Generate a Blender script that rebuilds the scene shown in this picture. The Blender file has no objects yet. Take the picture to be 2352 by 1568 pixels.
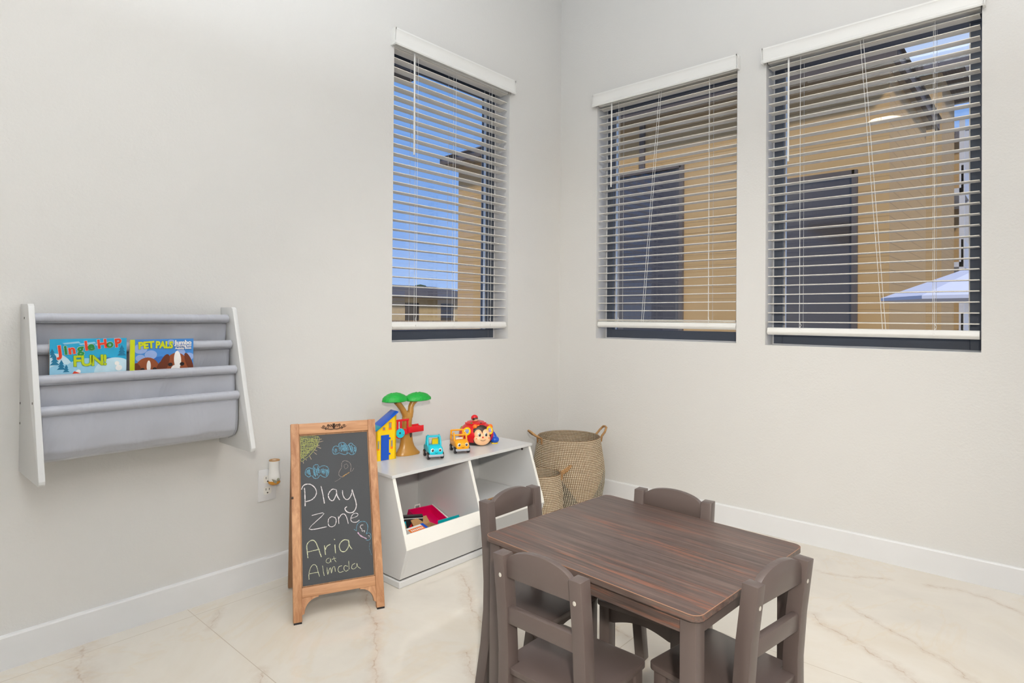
import bpy, bmesh, math, random
from mathutils import Vector, Matrix, noise
random.seed(7)
PI = math.pi
C = bpy.context.scene.collection
sin, cos = math.sin, math.cos

# ------------------------------------------------------------------ materials
def new_mat(name):
    m = bpy.data.materials.new(name); m.use_nodes = True
    nt = m.node_tree; b = nt.nodes.get('Principled BSDF')
    return m, nt, b
def N(nt, typ, **kw):
    n = nt.nodes.new(typ)
    for k, v in kw.items(): setattr(n, k, v)
    return n
def setin(nt, node, key, val):
    if isinstance(val, bpy.types.NodeSocket): nt.links.new(val, node.inputs[key])
    else: node.inputs[key].default_value = val
def M_(nt, op, a, b=None, c=None, clamp=False):
    n = N(nt, 'ShaderNodeMath', operation=op); n.use_clamp = clamp
    setin(nt, n, 0, a)
    if b is not None: setin(nt, n, 1, b)
    if c is not None: setin(nt, n, 2, c)
    return n.outputs[0]
def ramp(nt, fac, stops):
    r = N(nt, 'ShaderNodeValToRGB'); cr = r.color_ramp
    while len(cr.elements) < len(stops): cr.elements.new(.5)
    for e, (p, c) in zip(cr.elements, stops):
        e.position = p; e.color = (*c, 1) if len(c) == 3 else c
    nt.links.new(fac, r.inputs[0]); return r.outputs[0]
def mix(nt, fac, a, b):
    n = N(nt, 'ShaderNodeMix', data_type='RGBA')
    for k, v in ((0, fac), (6, a), (7, b)):
        if isinstance(v, bpy.types.NodeSocket): nt.links.new(v, n.inputs[k])
        else: n.inputs[k].default_value = v if k == 0 else (*v[:3], 1)
    return n.outputs[2]
def objco(nt, scale=(1, 1, 1), rot=(0, 0, 0)):
    t = N(nt, 'ShaderNodeTexCoord'); mp = N(nt, 'ShaderNodeMapping')
    mp.inputs['Scale'].default_value = scale; mp.inputs['Rotation'].default_value = rot
    nt.links.new(t.outputs['Object'], mp.inputs[0]); return mp.outputs[0]
def noise_(nt, vec, scale, detail=3, rough=.5, dist=0):
    n = N(nt, 'ShaderNodeTexNoise'); nt.links.new(vec, n.inputs['Vector'])
    n.inputs['Scale'].default_value = scale; n.inputs['Detail'].default_value = detail
    n.inputs['Roughness'].default_value = rough; n.inputs['Distortion'].default_value = dist
    return n.outputs[0]
def bump(nt, b, h, strength, dist=.002):
    n = N(nt, 'ShaderNodeBump'); n.inputs['Strength'].default_value = strength
    n.inputs['Distance'].default_value = dist
    nt.links.new(h, n.inputs['Height']); nt.links.new(n.outputs[0], b.inputs['Normal'])
def s2l(c):
    return tuple((v / 255 / 12.92) if v / 255 <= .04045 else ((v / 255 + .055) / 1.055) ** 2.4 for v in c)
def mat(name, rgb, rough=.5, metal=0, spec=.5, coat=0, nz=0, bmp=0, bscale=60, var=.12, vscale=6):
    """plain surface: colour varies a little with noise, optional fine bump"""
    m, nt, b = new_mat(name); c = s2l(rgb)
    v = objco(nt)
    n = noise_(nt, v, vscale, 4)
    col = mix(nt, n, tuple(x * (1 - var) for x in c), tuple(min(1, x * (1 + var)) for x in c))
    nt.links.new(col, b.inputs['Base Color'])
    b.inputs['Roughness'].default_value = rough; b.inputs['Metallic'].default_value = metal
    b.inputs['Specular IOR Level'].default_value = spec; b.inputs['Coat Weight'].default_value = coat
    if bmp: bump(nt, b, noise_(nt, v, bscale, 3), bmp)
    return m

def wall_mat(name, rgb):
    m, nt, b = new_mat(name); v = objco(nt)
    n = noise_(nt, v, 1.2, 2)
    c = s2l(rgb)
    nt.links.new(mix(nt, n, tuple(x * .985 for x in c), tuple(x * 1.015 for x in c)), b.inputs['Base Color'])
    b.inputs['Roughness'].default_value = .6; b.inputs['Specular IOR Level'].default_value = .25
    n1 = noise_(nt, v, 110, 3, .6); n2 = noise_(nt, v, 45, 2)
    bump(nt, b, M_(nt, 'ADD', n1, M_(nt, 'MULTIPLY', n2, .6)), .3, .003)
    return m

VEINS = [(1.0, [[-1.64, -.321], [-1.786, -.56], [-1.899, -.734], [-1.984, -.865]]),
 (1.3, [[-1.317, -.514], [-1.48, -.731], [-1.559, -.872]]), (1.8, [[-2.479, .014], [-2.543, -.251]]),
 (1.1, [[-.724, -1.662], [-.789, -1.758], [-.865, -1.887], [-.876, -1.935], [-.948, -2.006]]),
 (.8, [[-.161, -1.933], [-.127, -2.026], [-.128, -2.106], [-.202, -2.223]]),
 (.6, [[-.296, -1.575], [-.269, -1.698], [-.185, -1.82]]),
 (.6, [[-.56, -1.761], [-.647, -1.871], [-.737, -2.028], [-.833, -2.132]]),
 (.9, [[-2.173, -.554], [-2.23, -.65]]), (.7, [[-2.102, -.1], [-2.179, -.193]]),
 (.8, [[-1.713, -.939], [-1.792, -1.077]]), (.5, [[-1.25, -1.168], [-1.284, -1.256]])]
def floor_mat():
    m, nt, b = new_mat('polished_marble_tile')
    t = N(nt, 'ShaderNodeTexCoord'); sp = N(nt, 'ShaderNodeSeparateXYZ'); nt.links.new(t.outputs['Object'], sp.inputs[0])
    # warp
    nz = N(nt, 'ShaderNodeTexNoise'); nt.links.new(t.outputs['Object'], nz.inputs['Vector'])
    nz.inputs['Scale'].default_value = 9; nz.inputs['Detail'].default_value = 6; nz.inputs['Roughness'].default_value = .62
    ws = N(nt, 'ShaderNodeSeparateColor'); nt.links.new(nz.outputs['Color'], ws.inputs[0])
    X = M_(nt, 'ADD', sp.outputs[0], M_(nt, 'MULTIPLY', M_(nt, 'SUBTRACT', ws.outputs[0], .5), .09))
    Y = M_(nt, 'ADD', sp.outputs[1], M_(nt, 'MULTIPLY', M_(nt, 'SUBTRACT', ws.outputs[1], .5), .09))
    fine = noise_(nt, t.outputs['Object'], 26, 5, .7)
    tot = None
    for w, pts in VEINS:
        for (ax, ay), (bx_, by) in zip(pts, pts[1:]):
            dx, dy = bx_ - ax, by - ay; L2 = dx * dx + dy * dy
            px = M_(nt, 'SUBTRACT', X, ax); py = M_(nt, 'SUBTRACT', Y, ay)
            h = M_(nt, 'MULTIPLY_ADD', px, dx / L2, M_(nt, 'MULTIPLY', py, dy / L2), clamp=True)
            ex = M_(nt, 'MULTIPLY_ADD', h, -dx, px); ey = M_(nt, 'MULTIPLY_ADD', h, -dy, py)
            d = M_(nt, 'SQRT', M_(nt, 'ADD', M_(nt, 'MULTIPLY', ex, ex), M_(nt, 'MULTIPLY', ey, ey)))
            core = M_(nt, 'MULTIPLY_ADD', d, -1 / (.0065 * w), 1.0, clamp=True)
            halo = M_(nt, 'MULTIPLY', M_(nt, 'MULTIPLY_ADD', d, -1 / (.035 * w), 1.0, clamp=True), .28)
            s = M_(nt, 'MAXIMUM', M_(nt, 'MULTIPLY', core, .62), halo)
            tot = s if tot is None else M_(nt, 'MAXIMUM', tot, s)
    tot = M_(nt, 'MULTIPLY', tot, M_(nt, 'MULTIPLY_ADD', fine, 2.6, -.75, clamp=True))
    big = noise_(nt, t.outputs['Object'], 1.3, 5, .6, 1.2)
    base = ramp(nt, big, [(.3, s2l((209, 203, 194))), (.5, s2l((218, 212, 202))), (.7, s2l((213, 204, 190)))])
    faint = ramp(nt, M_(nt, 'ABSOLUTE', M_(nt, 'SUBTRACT', noise_(nt, t.outputs['Object'], .9, 6, .6, 1.5), .5)), [(0, (.35,) * 3), (.02, (0,) * 3)])
    col = mix(nt, M_(nt, 'MULTIPLY', faint, .45), base, s2l((214, 190, 150)))
    col = mix(nt, tot, col, s2l((150, 104, 50)))
    # joints of the 1.12 x 1.2 m tiles
    def joint(c, origin, per):
        f = M_(nt, 'WRAP', M_(nt, 'SUBTRACT', c, origin), per / 2, -per / 2)
        return M_(nt, 'LESS_THAN', M_(nt, 'ABSOLUTE', f), .0012)
    j = M_(nt, 'MAXIMUM', joint(sp.outputs[0], -1.054, 1.124), joint(sp.outputs[1], -1.277, 1.2))
    col = mix(nt, j, col, s2l((176, 164, 148)))
    nt.links.new(col, b.inputs['Base Color'])
    nt.links.new(M_(nt, 'MULTIPLY_ADD', j, .4, .09), b.inputs['Roughness'])
    b.inputs['Specular IOR Level'].default_value = .5
    return m

def wood_mat(name, dark, light, axis='z', rough=.5, knots=True, sc=1, contrast=(.35, .65)):
    m, nt, b = new_mat(name)
    s = {'x': (1.5, 22, 22), 'y': (22, 1.5, 22), 'z': (22, 22, 1.5)}[axis]
    v = objco(nt, tuple(k * sc for k in s))
    n = noise_(nt, v, 2.2, 6, .65, .8); n2 = noise_(nt, v, .7, 2, .5, .3)
    f = M_(nt, 'MULTIPLY_ADD', n2, .4, M_(nt, 'MULTIPLY', n, .6))
    nt.links.new(ramp(nt, f, [(contrast[0], s2l(dark)), (contrast[1], s2l(light))]), b.inputs['Base Color'])
    b.inputs['Roughness'].default_value = rough
    bump(nt, b, n, .25, .001)
    return m
def tabletop_mat():
    m, nt, b = new_mat('espresso_woodgrain')
    v = objco(nt, (52, 1.6, 52)); v2 = objco(nt, (5, .8, 5))
    w = noise_(nt, v, 2.0, 5, .65, .7); n2 = noise_(nt, v2, 1.6, 3, .5, .6); fine = noise_(nt, objco(nt, (120, 3, 120)), 2, 3)
    base = ramp(nt, w, [(.32, s2l((66, 55, 52))), (.5, s2l((92, 78, 73))), (.7, s2l((114, 97, 89)))])
    st = M_(nt, 'MULTIPLY', M_(nt, 'MULTIPLY_ADD', noise_(nt, objco(nt, (64, 2.2, 64)), 1.7, 5, .6, 1.0), 9, -4.7, clamp=True), M_(nt, 'MULTIPLY_ADD', n2, 4, -1.45, clamp=True))
    col = mix(nt, M_(nt, 'MULTIPLY', st, .62), base, s2l((156, 94, 66)))
    col = mix(nt, M_(nt, 'MULTIPLY_ADD', fine, 1.2, -.45, clamp=True), col, s2l((62, 48, 46)))
    nt.links.new(col, b.inputs['Base Color']); b.inputs['Roughness'].default_value = .34
    return m
def basket_mat(name, rows, stitches, zig_base, zig_amp, zig_n, zmax):
    m, nt, b = new_mat(name)
    t = N(nt, 'ShaderNodeTexCoord'); sp = N(nt, 'ShaderNodeSeparateXYZ'); nt.links.new(t.outputs['Object'], sp.inputs[0])
    ang = M_(nt, 'DIVIDE', M_(nt, 'ARCTAN2', sp.outputs[1], sp.outputs[0]), 2 * PI)
    v = M_(nt, 'DIVIDE', sp.outputs[2], zmax)
    row = M_(nt, 'MULTIPLY', v, rows); rf = M_(nt, 'FRACT', row)
    skew = M_(nt, 'MULTIPLY', row, .18)
    sf = M_(nt, 'FRACT', M_(nt, 'ADD', M_(nt, 'MULTIPLY_ADD', ang, stitches, 200.0), skew))
    st = M_(nt, 'MULTIPLY', M_(nt, 'LESS_THAN', sf, .56), M_(nt, 'MULTIPLY', M_(nt, 'GREATER_THAN', rf, .12), M_(nt, 'LESS_THAN', rf, .88)))
    tri = M_(nt, 'ABSOLUTE', M_(nt, 'SUBTRACT', M_(nt, 'FRACT', M_(nt, 'MULTIPLY_ADD', ang, zig_n, 40.80)), .5))
    low = M_(nt, 'LESS_THAN', v, M_(nt, 'MULTIPLY_ADD', tri, zig_amp * 2, zig_base - zig_amp * .5))
    nz = noise_(nt, t.outputs['Object'], 60, 3)
    grass = mix(nt, nz, s2l((104, 78, 50)), s2l((156, 122, 84)))
    dark = mix(nt, nz, s2l((38, 32, 26)), s2l((70, 58, 44)))
    cream = mix(nt, nz, s2l((212, 198, 172)), s2l((240, 230, 208)))
    g = mix(nt, low, grass, dark)
    nt.links.new(mix(nt, st, g, cream), b.inputs['Base Color'])
    b.inputs['Roughness'].default_value = .8
    h = M_(nt, 'ADD', M_(nt, 'MULTIPLY', st, .6), M_(nt, 'SINE', M_(nt, 'MULTIPLY', rf, PI)))
    bump(nt, b, h, .8, .003)
    return m
def fabric_mat():
    m, nt, b = new_mat('grey_polyester')
    v = objco(nt, (9, 9, 3), (0, .6, 0)); v2 = objco(nt)
    n = noise_(nt, v, 1.1, 3, .5, .8); n2 = noise_(nt, v2, 3, 2)
    nt.links.new(mix(nt, n2, s2l((172, 175, 186)), s2l((182, 185, 195))), b.inputs['Base Color'])
    b.inputs['Roughness'].default_value = .36; b.inputs['Sheen Weight'].default_value = .3
    bump(nt, b, n, .55, .02)
    return m
def glass_mat():
    m = bpy.data.materials.new('window_glass'); m.use_nodes = True; nt = m.node_tree; nt.nodes.clear()
    out = N(nt, 'ShaderNodeOutputMaterial'); tr = N(nt, 'ShaderNodeBsdfTransparent'); gl = N(nt, 'ShaderNodeBsdfGlossy')
    tr.inputs[0].default_value = (.95, .965, .98, 1); gl.inputs['Roughness'].default_value = 0; gl.inputs[0].default_value = (1, 1, 1, 1)
    fr = N(nt, 'ShaderNodeFresnel'); fr.inputs[0].default_value = 1.5
    mx = N(nt, 'ShaderNodeMixShader'); ge = N(nt, 'ShaderNodeNewGeometry'); nt.links.new(M_(nt, 'MULTIPLY', M_(nt, 'MULTIPLY', fr.outputs[0], 1.7, clamp=True), M_(nt, 'SUBTRACT', 1.0, ge.outputs['Backfacing'])), mx.inputs[0])
    nt.links.new(tr.outputs[0], mx.inputs[1]); nt.links.new(gl.outputs[0], mx.inputs[2]); nt.links.new(mx.outputs[0], out.inputs[0])
    return m
def emit_mat(name, rgb, s):
    m = bpy.data.materials.new(name); m.use_nodes = True; nt = m.node_tree; nt.nodes.clear()
    out = N(nt, 'ShaderNodeOutputMaterial'); e = N(nt, 'ShaderNodeEmission')
    e.inputs[0].default_value = (*rgb, 1); e.inputs[1].default_value = s
    nt.links.new(e.outputs[0], out.inputs[0]); return m
def siding_mat(name, rgb, pitch=.16, axis=2):
    m, nt, b = new_mat(name)
    t = N(nt, 'ShaderNodeTexCoord'); sp = N(nt, 'ShaderNodeSeparateXYZ'); nt.links.new(t.outputs['Object'], sp.inputs[0])
    f = M_(nt, 'FRACT', M_(nt, 'DIVIDE', M_(nt, 'ADD', sp.outputs[axis], 50), pitch))
    c = s2l(rgb)
    col = mix(nt, M_(nt, 'LESS_THAN', f, .07), c, tuple(x * .55 for x in c))
    col = mix(nt, noise_(nt, t.outputs['Object'], 1.1, 3), col, tuple(x * .86 for x in c))
    nt.links.new(col, b.inputs['Base Color']); b.inputs['Roughness'].default_value = .75
    bump(nt, b, f, .6, .02); return m
def shingle_mat(name, rgb):
    m, nt, b = new_mat(name); v = objco(nt)
    br = N(nt, 'ShaderNodeTexBrick'); nt.links.new(v, br.inputs[0]); c = s2l(rgb)
    br.inputs['Color1'].default_value = (*c, 1); br.inputs['Color2'].default_value = (*[x * .7 for x in c], 1)
    br.inputs['Mortar'].default_value = (*[x * .4 for x in c], 1); br.inputs['Scale'].default_value = 3
    nt.links.new(br.outputs[0], b.inputs['Base Color']); b.inputs['Roughness'].default_value = .9; return m

MT = {}
MT['wall'] = wall_mat('warm_white_plaster', (220, 219, 217))
MT['ceiling'] = wall_mat('ceiling_paint', (235, 233, 229))
MT['trim'] = mat('baseboard_white', (228, 229, 231), .32, var=.03)
MT['floor'] = floor_mat()
MT['pvc'] = mat('blind_white', (236, 236, 234), .35, var=.02)
MT['slat'] = mat('blind_slat_white', (240, 235, 226), .35, var=.02)
MT['cord'] = mat('blind_cord', (240, 240, 238), .6, var=.02)
MT['frame'] = mat('charcoal_window_frame', (80, 88, 102), .45, var=.08)
MT['glass'] = glass_mat()
MT['lam'] = mat('white_laminate', (214, 215, 216), .28, var=.015)
MT['lamedge'] = mat('white_laminate_edge', (240, 239, 234), .35, var=.02)
MT['gap'] = mat('dark_gap', (66, 62, 60), .8)
MT['fabric'] = fabric_mat()
MT['brown'] = mat('dark_brown_paint', (90, 79, 76), .33, var=.05, coat=.1)
MT['top'] = tabletop_mat()
MT['screw'] = mat('steel_screw', (215, 212, 205), .3, .6)
MT['easel'] = wood_mat('reddish_pine_upright', (160, 108, 72), (214, 166, 126), 'z', .55)
MT['easelh'] = wood_mat('reddish_pine_rail', (160, 108, 72), (214, 166, 126), 'x', .55)
MT['easelb'] = wood_mat('aged_pine', (122, 88, 62), (172, 132, 98), 'z', .65)
MT['board'] = mat('chalkboard_black', (62, 65, 70), .6, var=.12, vscale=9, bmp=.15, bscale=200)
MT['iron'] = mat('dark_iron_scroll', (66, 52, 44), .45, .5)
for k, c in dict(w=(226, 222, 226), y=(206, 210, 178), g=(166, 170, 108), b=(104, 158, 184), q=(158, 148, 146), o=(176, 140, 92), p=(176, 158, 140), v=(206, 176, 202)).items():
    MT['chalk_' + k] = mat('chalk_' + k, c, .95, var=.2, vscale=260)
    _nt = MT['chalk_' + k].node_tree; _b = _nt.nodes['Principled BSDF']
    _nt.links.new(M_(_nt, 'MULTIPLY_ADD', noise_(_nt, objco(_nt), 420, 3, .7), 5, -1.55, clamp=True), _b.inputs['Alpha'])   # dusty, broken chalk coverage
def plastic(n, c, r=.28): MT[n] = mat('plastic_' + n, c, r, var=.03)
for n, c in dict(yellow=(250, 208, 0), blue=(18, 84, 196), teal=(10, 140, 160), red=(220, 22, 34), green=(20, 168, 60), trunk=(184, 134, 62), cyan=(24, 196, 218), orange=(250, 168, 20),
                 grey=(176, 180, 190), black=(34, 32, 36), white=(240, 240, 238), peach=(246, 196, 150), dkbrown=(58, 36, 30), mandarin=(250, 120, 20), lime=(110, 190, 40), purple=(130, 90, 190),
                 pink=(224, 8, 96), sky=(60, 150, 225), skin=(230, 190, 150), hair=(90, 50, 30)).items(): plastic(n, c)
MT['teal2'] = mat('plastic_teal', (20, 170, 180), .3, var=.03)
MT['green'] = mat('plastic_leaf_green', (20, 168, 60), .4, var=.12, vscale=60, bmp=1.0, bscale=160)
MT['card'] = mat('brown_cardboard', (180, 138, 92), .85, bmp=.2)
MT['page'] = mat('book_pages', (240, 214, 186), .8)
MT['seagrass'] = wood_mat('seagrass_rope', (128, 92, 56), (190, 148, 100), 'z', .8)
MT['amber'] = mat('amber_lens', (206, 140, 40), .2)
MT['grille'] = mat('grey_lens', (150, 150, 130), .2)

# ------------------------------------------------------------------ mesh builder
class MB:
    def __init__(s): s.bm = bmesh.new(); s.mats = []
    def _mi(s, m):
        if m is None: return 0
        if m not in s.mats: s.mats.append(m)
        return s.mats.index(m)
    def _join(s, t, M=None, m=None):
        if M is not None: bmesh.ops.transform(t, matrix=M, verts=t.verts)
        mi = s._mi(m)
        for f in t.faces: f.material_index = mi
        me = bpy.data.meshes.new('tmp'); t.to_mesh(me); t.free(); s.bm.from_mesh(me); bpy.data.meshes.remove(me)
        return s
    def box(s, x0, x1, y0, y1, z0, z1, bev=0, seg=2, M=None, m=None):
        t = bmesh.new(); bmesh.ops.create_cube(t, size=1)
        bmesh.ops.scale(t, vec=(x1 - x0, y1 - y0, z1 - z0), verts=t.verts)
        bmesh.ops.translate(t, vec=((x0 + x1) / 2, (y0 + y1) / 2, (z0 + z1) / 2), verts=t.verts)
        if bev: bmesh.ops.bevel(t, geom=t.edges[:], offset=bev, segments=seg, affect='EDGES', profile=.5)
        return s._join(t, M, m)
    def prism(s, pts, a, b, plane='xy', bev=0, M=None, m=None):
        t = bmesh.new()
        f3 = {'xy': lambda u, v, w: (u, v, w), 'xz': lambda u, v, w: (u, w, v), 'yz': lambda u, v, w: (w, u, v)}[plane]
        v0 = [t.verts.new(f3(u, v, a)) for u, v in pts]; v1 = [t.verts.new(f3(u, v, b)) for u, v in pts]
        t.faces.new(v0); t.faces.new(v1[::-1]); n = len(pts)
        for i in range(n): t.faces.new((v0[i], v1[i], v1[(i + 1) % n], v0[(i + 1) % n]))
        bmesh.ops.recalc_face_normals(t, faces=t.faces[:])
        if bev: bmesh.ops.bevel(t, geom=t.edges[:], offset=bev, segments=2, affect='EDGES', profile=.5)
        return s._join(t, M, m)
    def loft(s, rings, M=None, m=None, cap=True, closed=True):
        t = bmesh.new(); R = [[t.verts.new(p) for p in r] for r in rings]; n = len(rings[0])
        for a, b in zip(R, R[1:]):
            for i in range(n if closed else n - 1):
                t.faces.new((a[i], a[(i + 1) % n], b[(i + 1) % n], b[i]))
        if cap: t.faces.new(R[0][::-1]); t.faces.new(R[-1])
        bmesh.ops.recalc_face_normals(t, faces=t.faces[:])
        return s._join(t, M, m)
    def tube(s, pts, r, seg=8, M=None, m=None, flat=None, cap=True):
        pts = [Vector(p) for p in pts]; rings = []; n = len(pts)
        rr = r if isinstance(r, (list, tuple)) else [r] * n
        up = Vector((0, 0, 1)); pu = None
        for i, p in enumerate(pts):
            d = (pts[min(i + 1, n - 1)] - pts[max(i - 1, 0)]).normalized()
            if pu is None: pu = up if abs(d.z) < .9 else Vector((1, 0, 0))
            a = d.cross(pu); a = a.normalized() if a.length > 1e-6 else d.orthogonal().normalized()
            b = a.cross(d).normalized(); pu = b
            rings.append([p + (a * cos(2 * PI * k / seg) + b * sin(2 * PI * k / seg)) * rr[i] for k in range(seg)])
        return s.loft(rings, M, m, cap)
    def cyl(s, p0, p1, r0, r1=None, seg=24, M=None, m=None):
        return s.tube([p0, p1], [r0, r0 if r1 is None else r1], seg, M, m)
    def ell(s, c, r, M=None, m=None, seg=24):
        t = bmesh.new(); bmesh.ops.create_uvsphere(t, u_segments=seg, v_segments=seg // 2, radius=1)
        bmesh.ops.scale(t, vec=r, verts=t.verts); bmesh.ops.translate(t, vec=c, verts=t.verts)
        return s._join(t, M, m)
    def lathe(s, prof, seg=48, c=(0, 0, 0), M=None, m=None, cap=True):
        rings = [[(c[0] + r * cos(2 * PI * k / seg), c[1] + r * sin(2 * PI * k / seg), c[2] + z) for k in range(seg)] for r, z in prof]
        return s.loft(rings, M, m, cap)
    def text(s, body, size, depth=.0008, off=0, M=None, m=None, shear=0, font_w=None):
        cu = bpy.data.curves.new('t', 'FONT'); cu.body = body; cu.size = size; cu.extrude = depth; cu.offset = off; cu.shear = shear
        cu.align_x = 'CENTER'; cu.align_y = 'CENTER'; cu.resolution_u = 3
        o = bpy.data.objects.new('t', cu); C.objects.link(o)
        dg = bpy.context.evaluated_depsgraph_get(); me = bpy.data.meshes.new_from_object(o.evaluated_get(dg))
        t = bmesh.new(); t.from_mesh(me); bpy.data.meshes.remove(me); bpy.data.objects.remove(o); bpy.data.curves.remove(cu)
        if font_w:
            xs = [v.co.x for v in t.verts]; w = max(xs) - min(xs)
            if w > 0: bmesh.ops.scale(t, vec=(font_w / w, 1, 1), verts=t.verts)
        return s._join(t, M, m)
    def build(s, name, m, parent=None, smooth=35, loc=None):
        me = bpy.data.meshes.new(name); bmesh.ops.remove_doubles(s.bm, verts=s.bm.verts, dist=1e-6); s.bm.to_mesh(me); s.bm.free()
        if s.mats:
            for k in s.mats: me.materials.append(MT[k])
            if m and m != s.mats[0]: pass
        else: me.materials.append(MT[m] if isinstance(m, str) else m)
        if smooth:
            for p in me.polygons: p.use_smooth = True
            me.set_sharp_from_angle(angle=math.radians(smooth))
        o = bpy.data.objects.new(name, me); C.objects.link(o)
        if parent is not None: o.parent = parent
        if loc: o.location = loc
        return o
def thing(name, label, cat, loc=(0, 0, 0), rz=0, group=None, kind=None):
    o = bpy.data.objects.new(name, None); o.empty_display_size = .05; C.objects.link(o)
    o.location = loc; o.rotation_euler = (0, 0, rz)
    return tag(o, label, cat, group, kind)
def tag(o, label=None, cat=None, group=None, kind=None):
    if label: o['label'] = label
    if cat: o['category'] = cat
    if group: o['group'] = group
    if kind: o['kind'] = kind
    return o
def T(x=0, y=0, z=0): return Matrix.Translation((x, y, z))
def Rx(a): return Matrix.Rotation(a, 4, 'X')
def Ry(a): return Matrix.Rotation(a, 4, 'Y')
def Rz(a): return Matrix.Rotation(a, 4, 'Z')

# ------------------------------------------------------------------ camera
F, CY, YAW, PIT, ROL = 1392.396, 719.1, .84545, .00661, .00754
CAM = Vector((-3.02939, -2.28969, 1.04))
fw = Vector((sin(YAW) * cos(PIT), cos(YAW) * cos(PIT), sin(PIT)))
r0 = Vector((cos(YAW), -sin(YAW), 0)); u0 = r0.cross(fw)
rt = r0 * cos(ROL) + u0 * sin(ROL); uu = -r0 * sin(ROL) + u0 * cos(ROL)
cd = bpy.data.cameras.new('camera'); cam = bpy.data.objects.new('camera', cd); C.objects.link(cam)
cam.matrix_world = Matrix(((rt.x, uu.x, -fw.x, CAM.x), (rt.y, uu.y, -fw.y, CAM.y), (rt.z, uu.z, -fw.z, CAM.z), (0, 0, 0, 1)))
cd.sensor_width = 36; cd.lens = F * 36 / 2352; cd.shift_y = -(784 - CY) / 2352; cd.clip_start = .05; cd.clip_end = 300
bpy.context.scene.camera = cam
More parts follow.
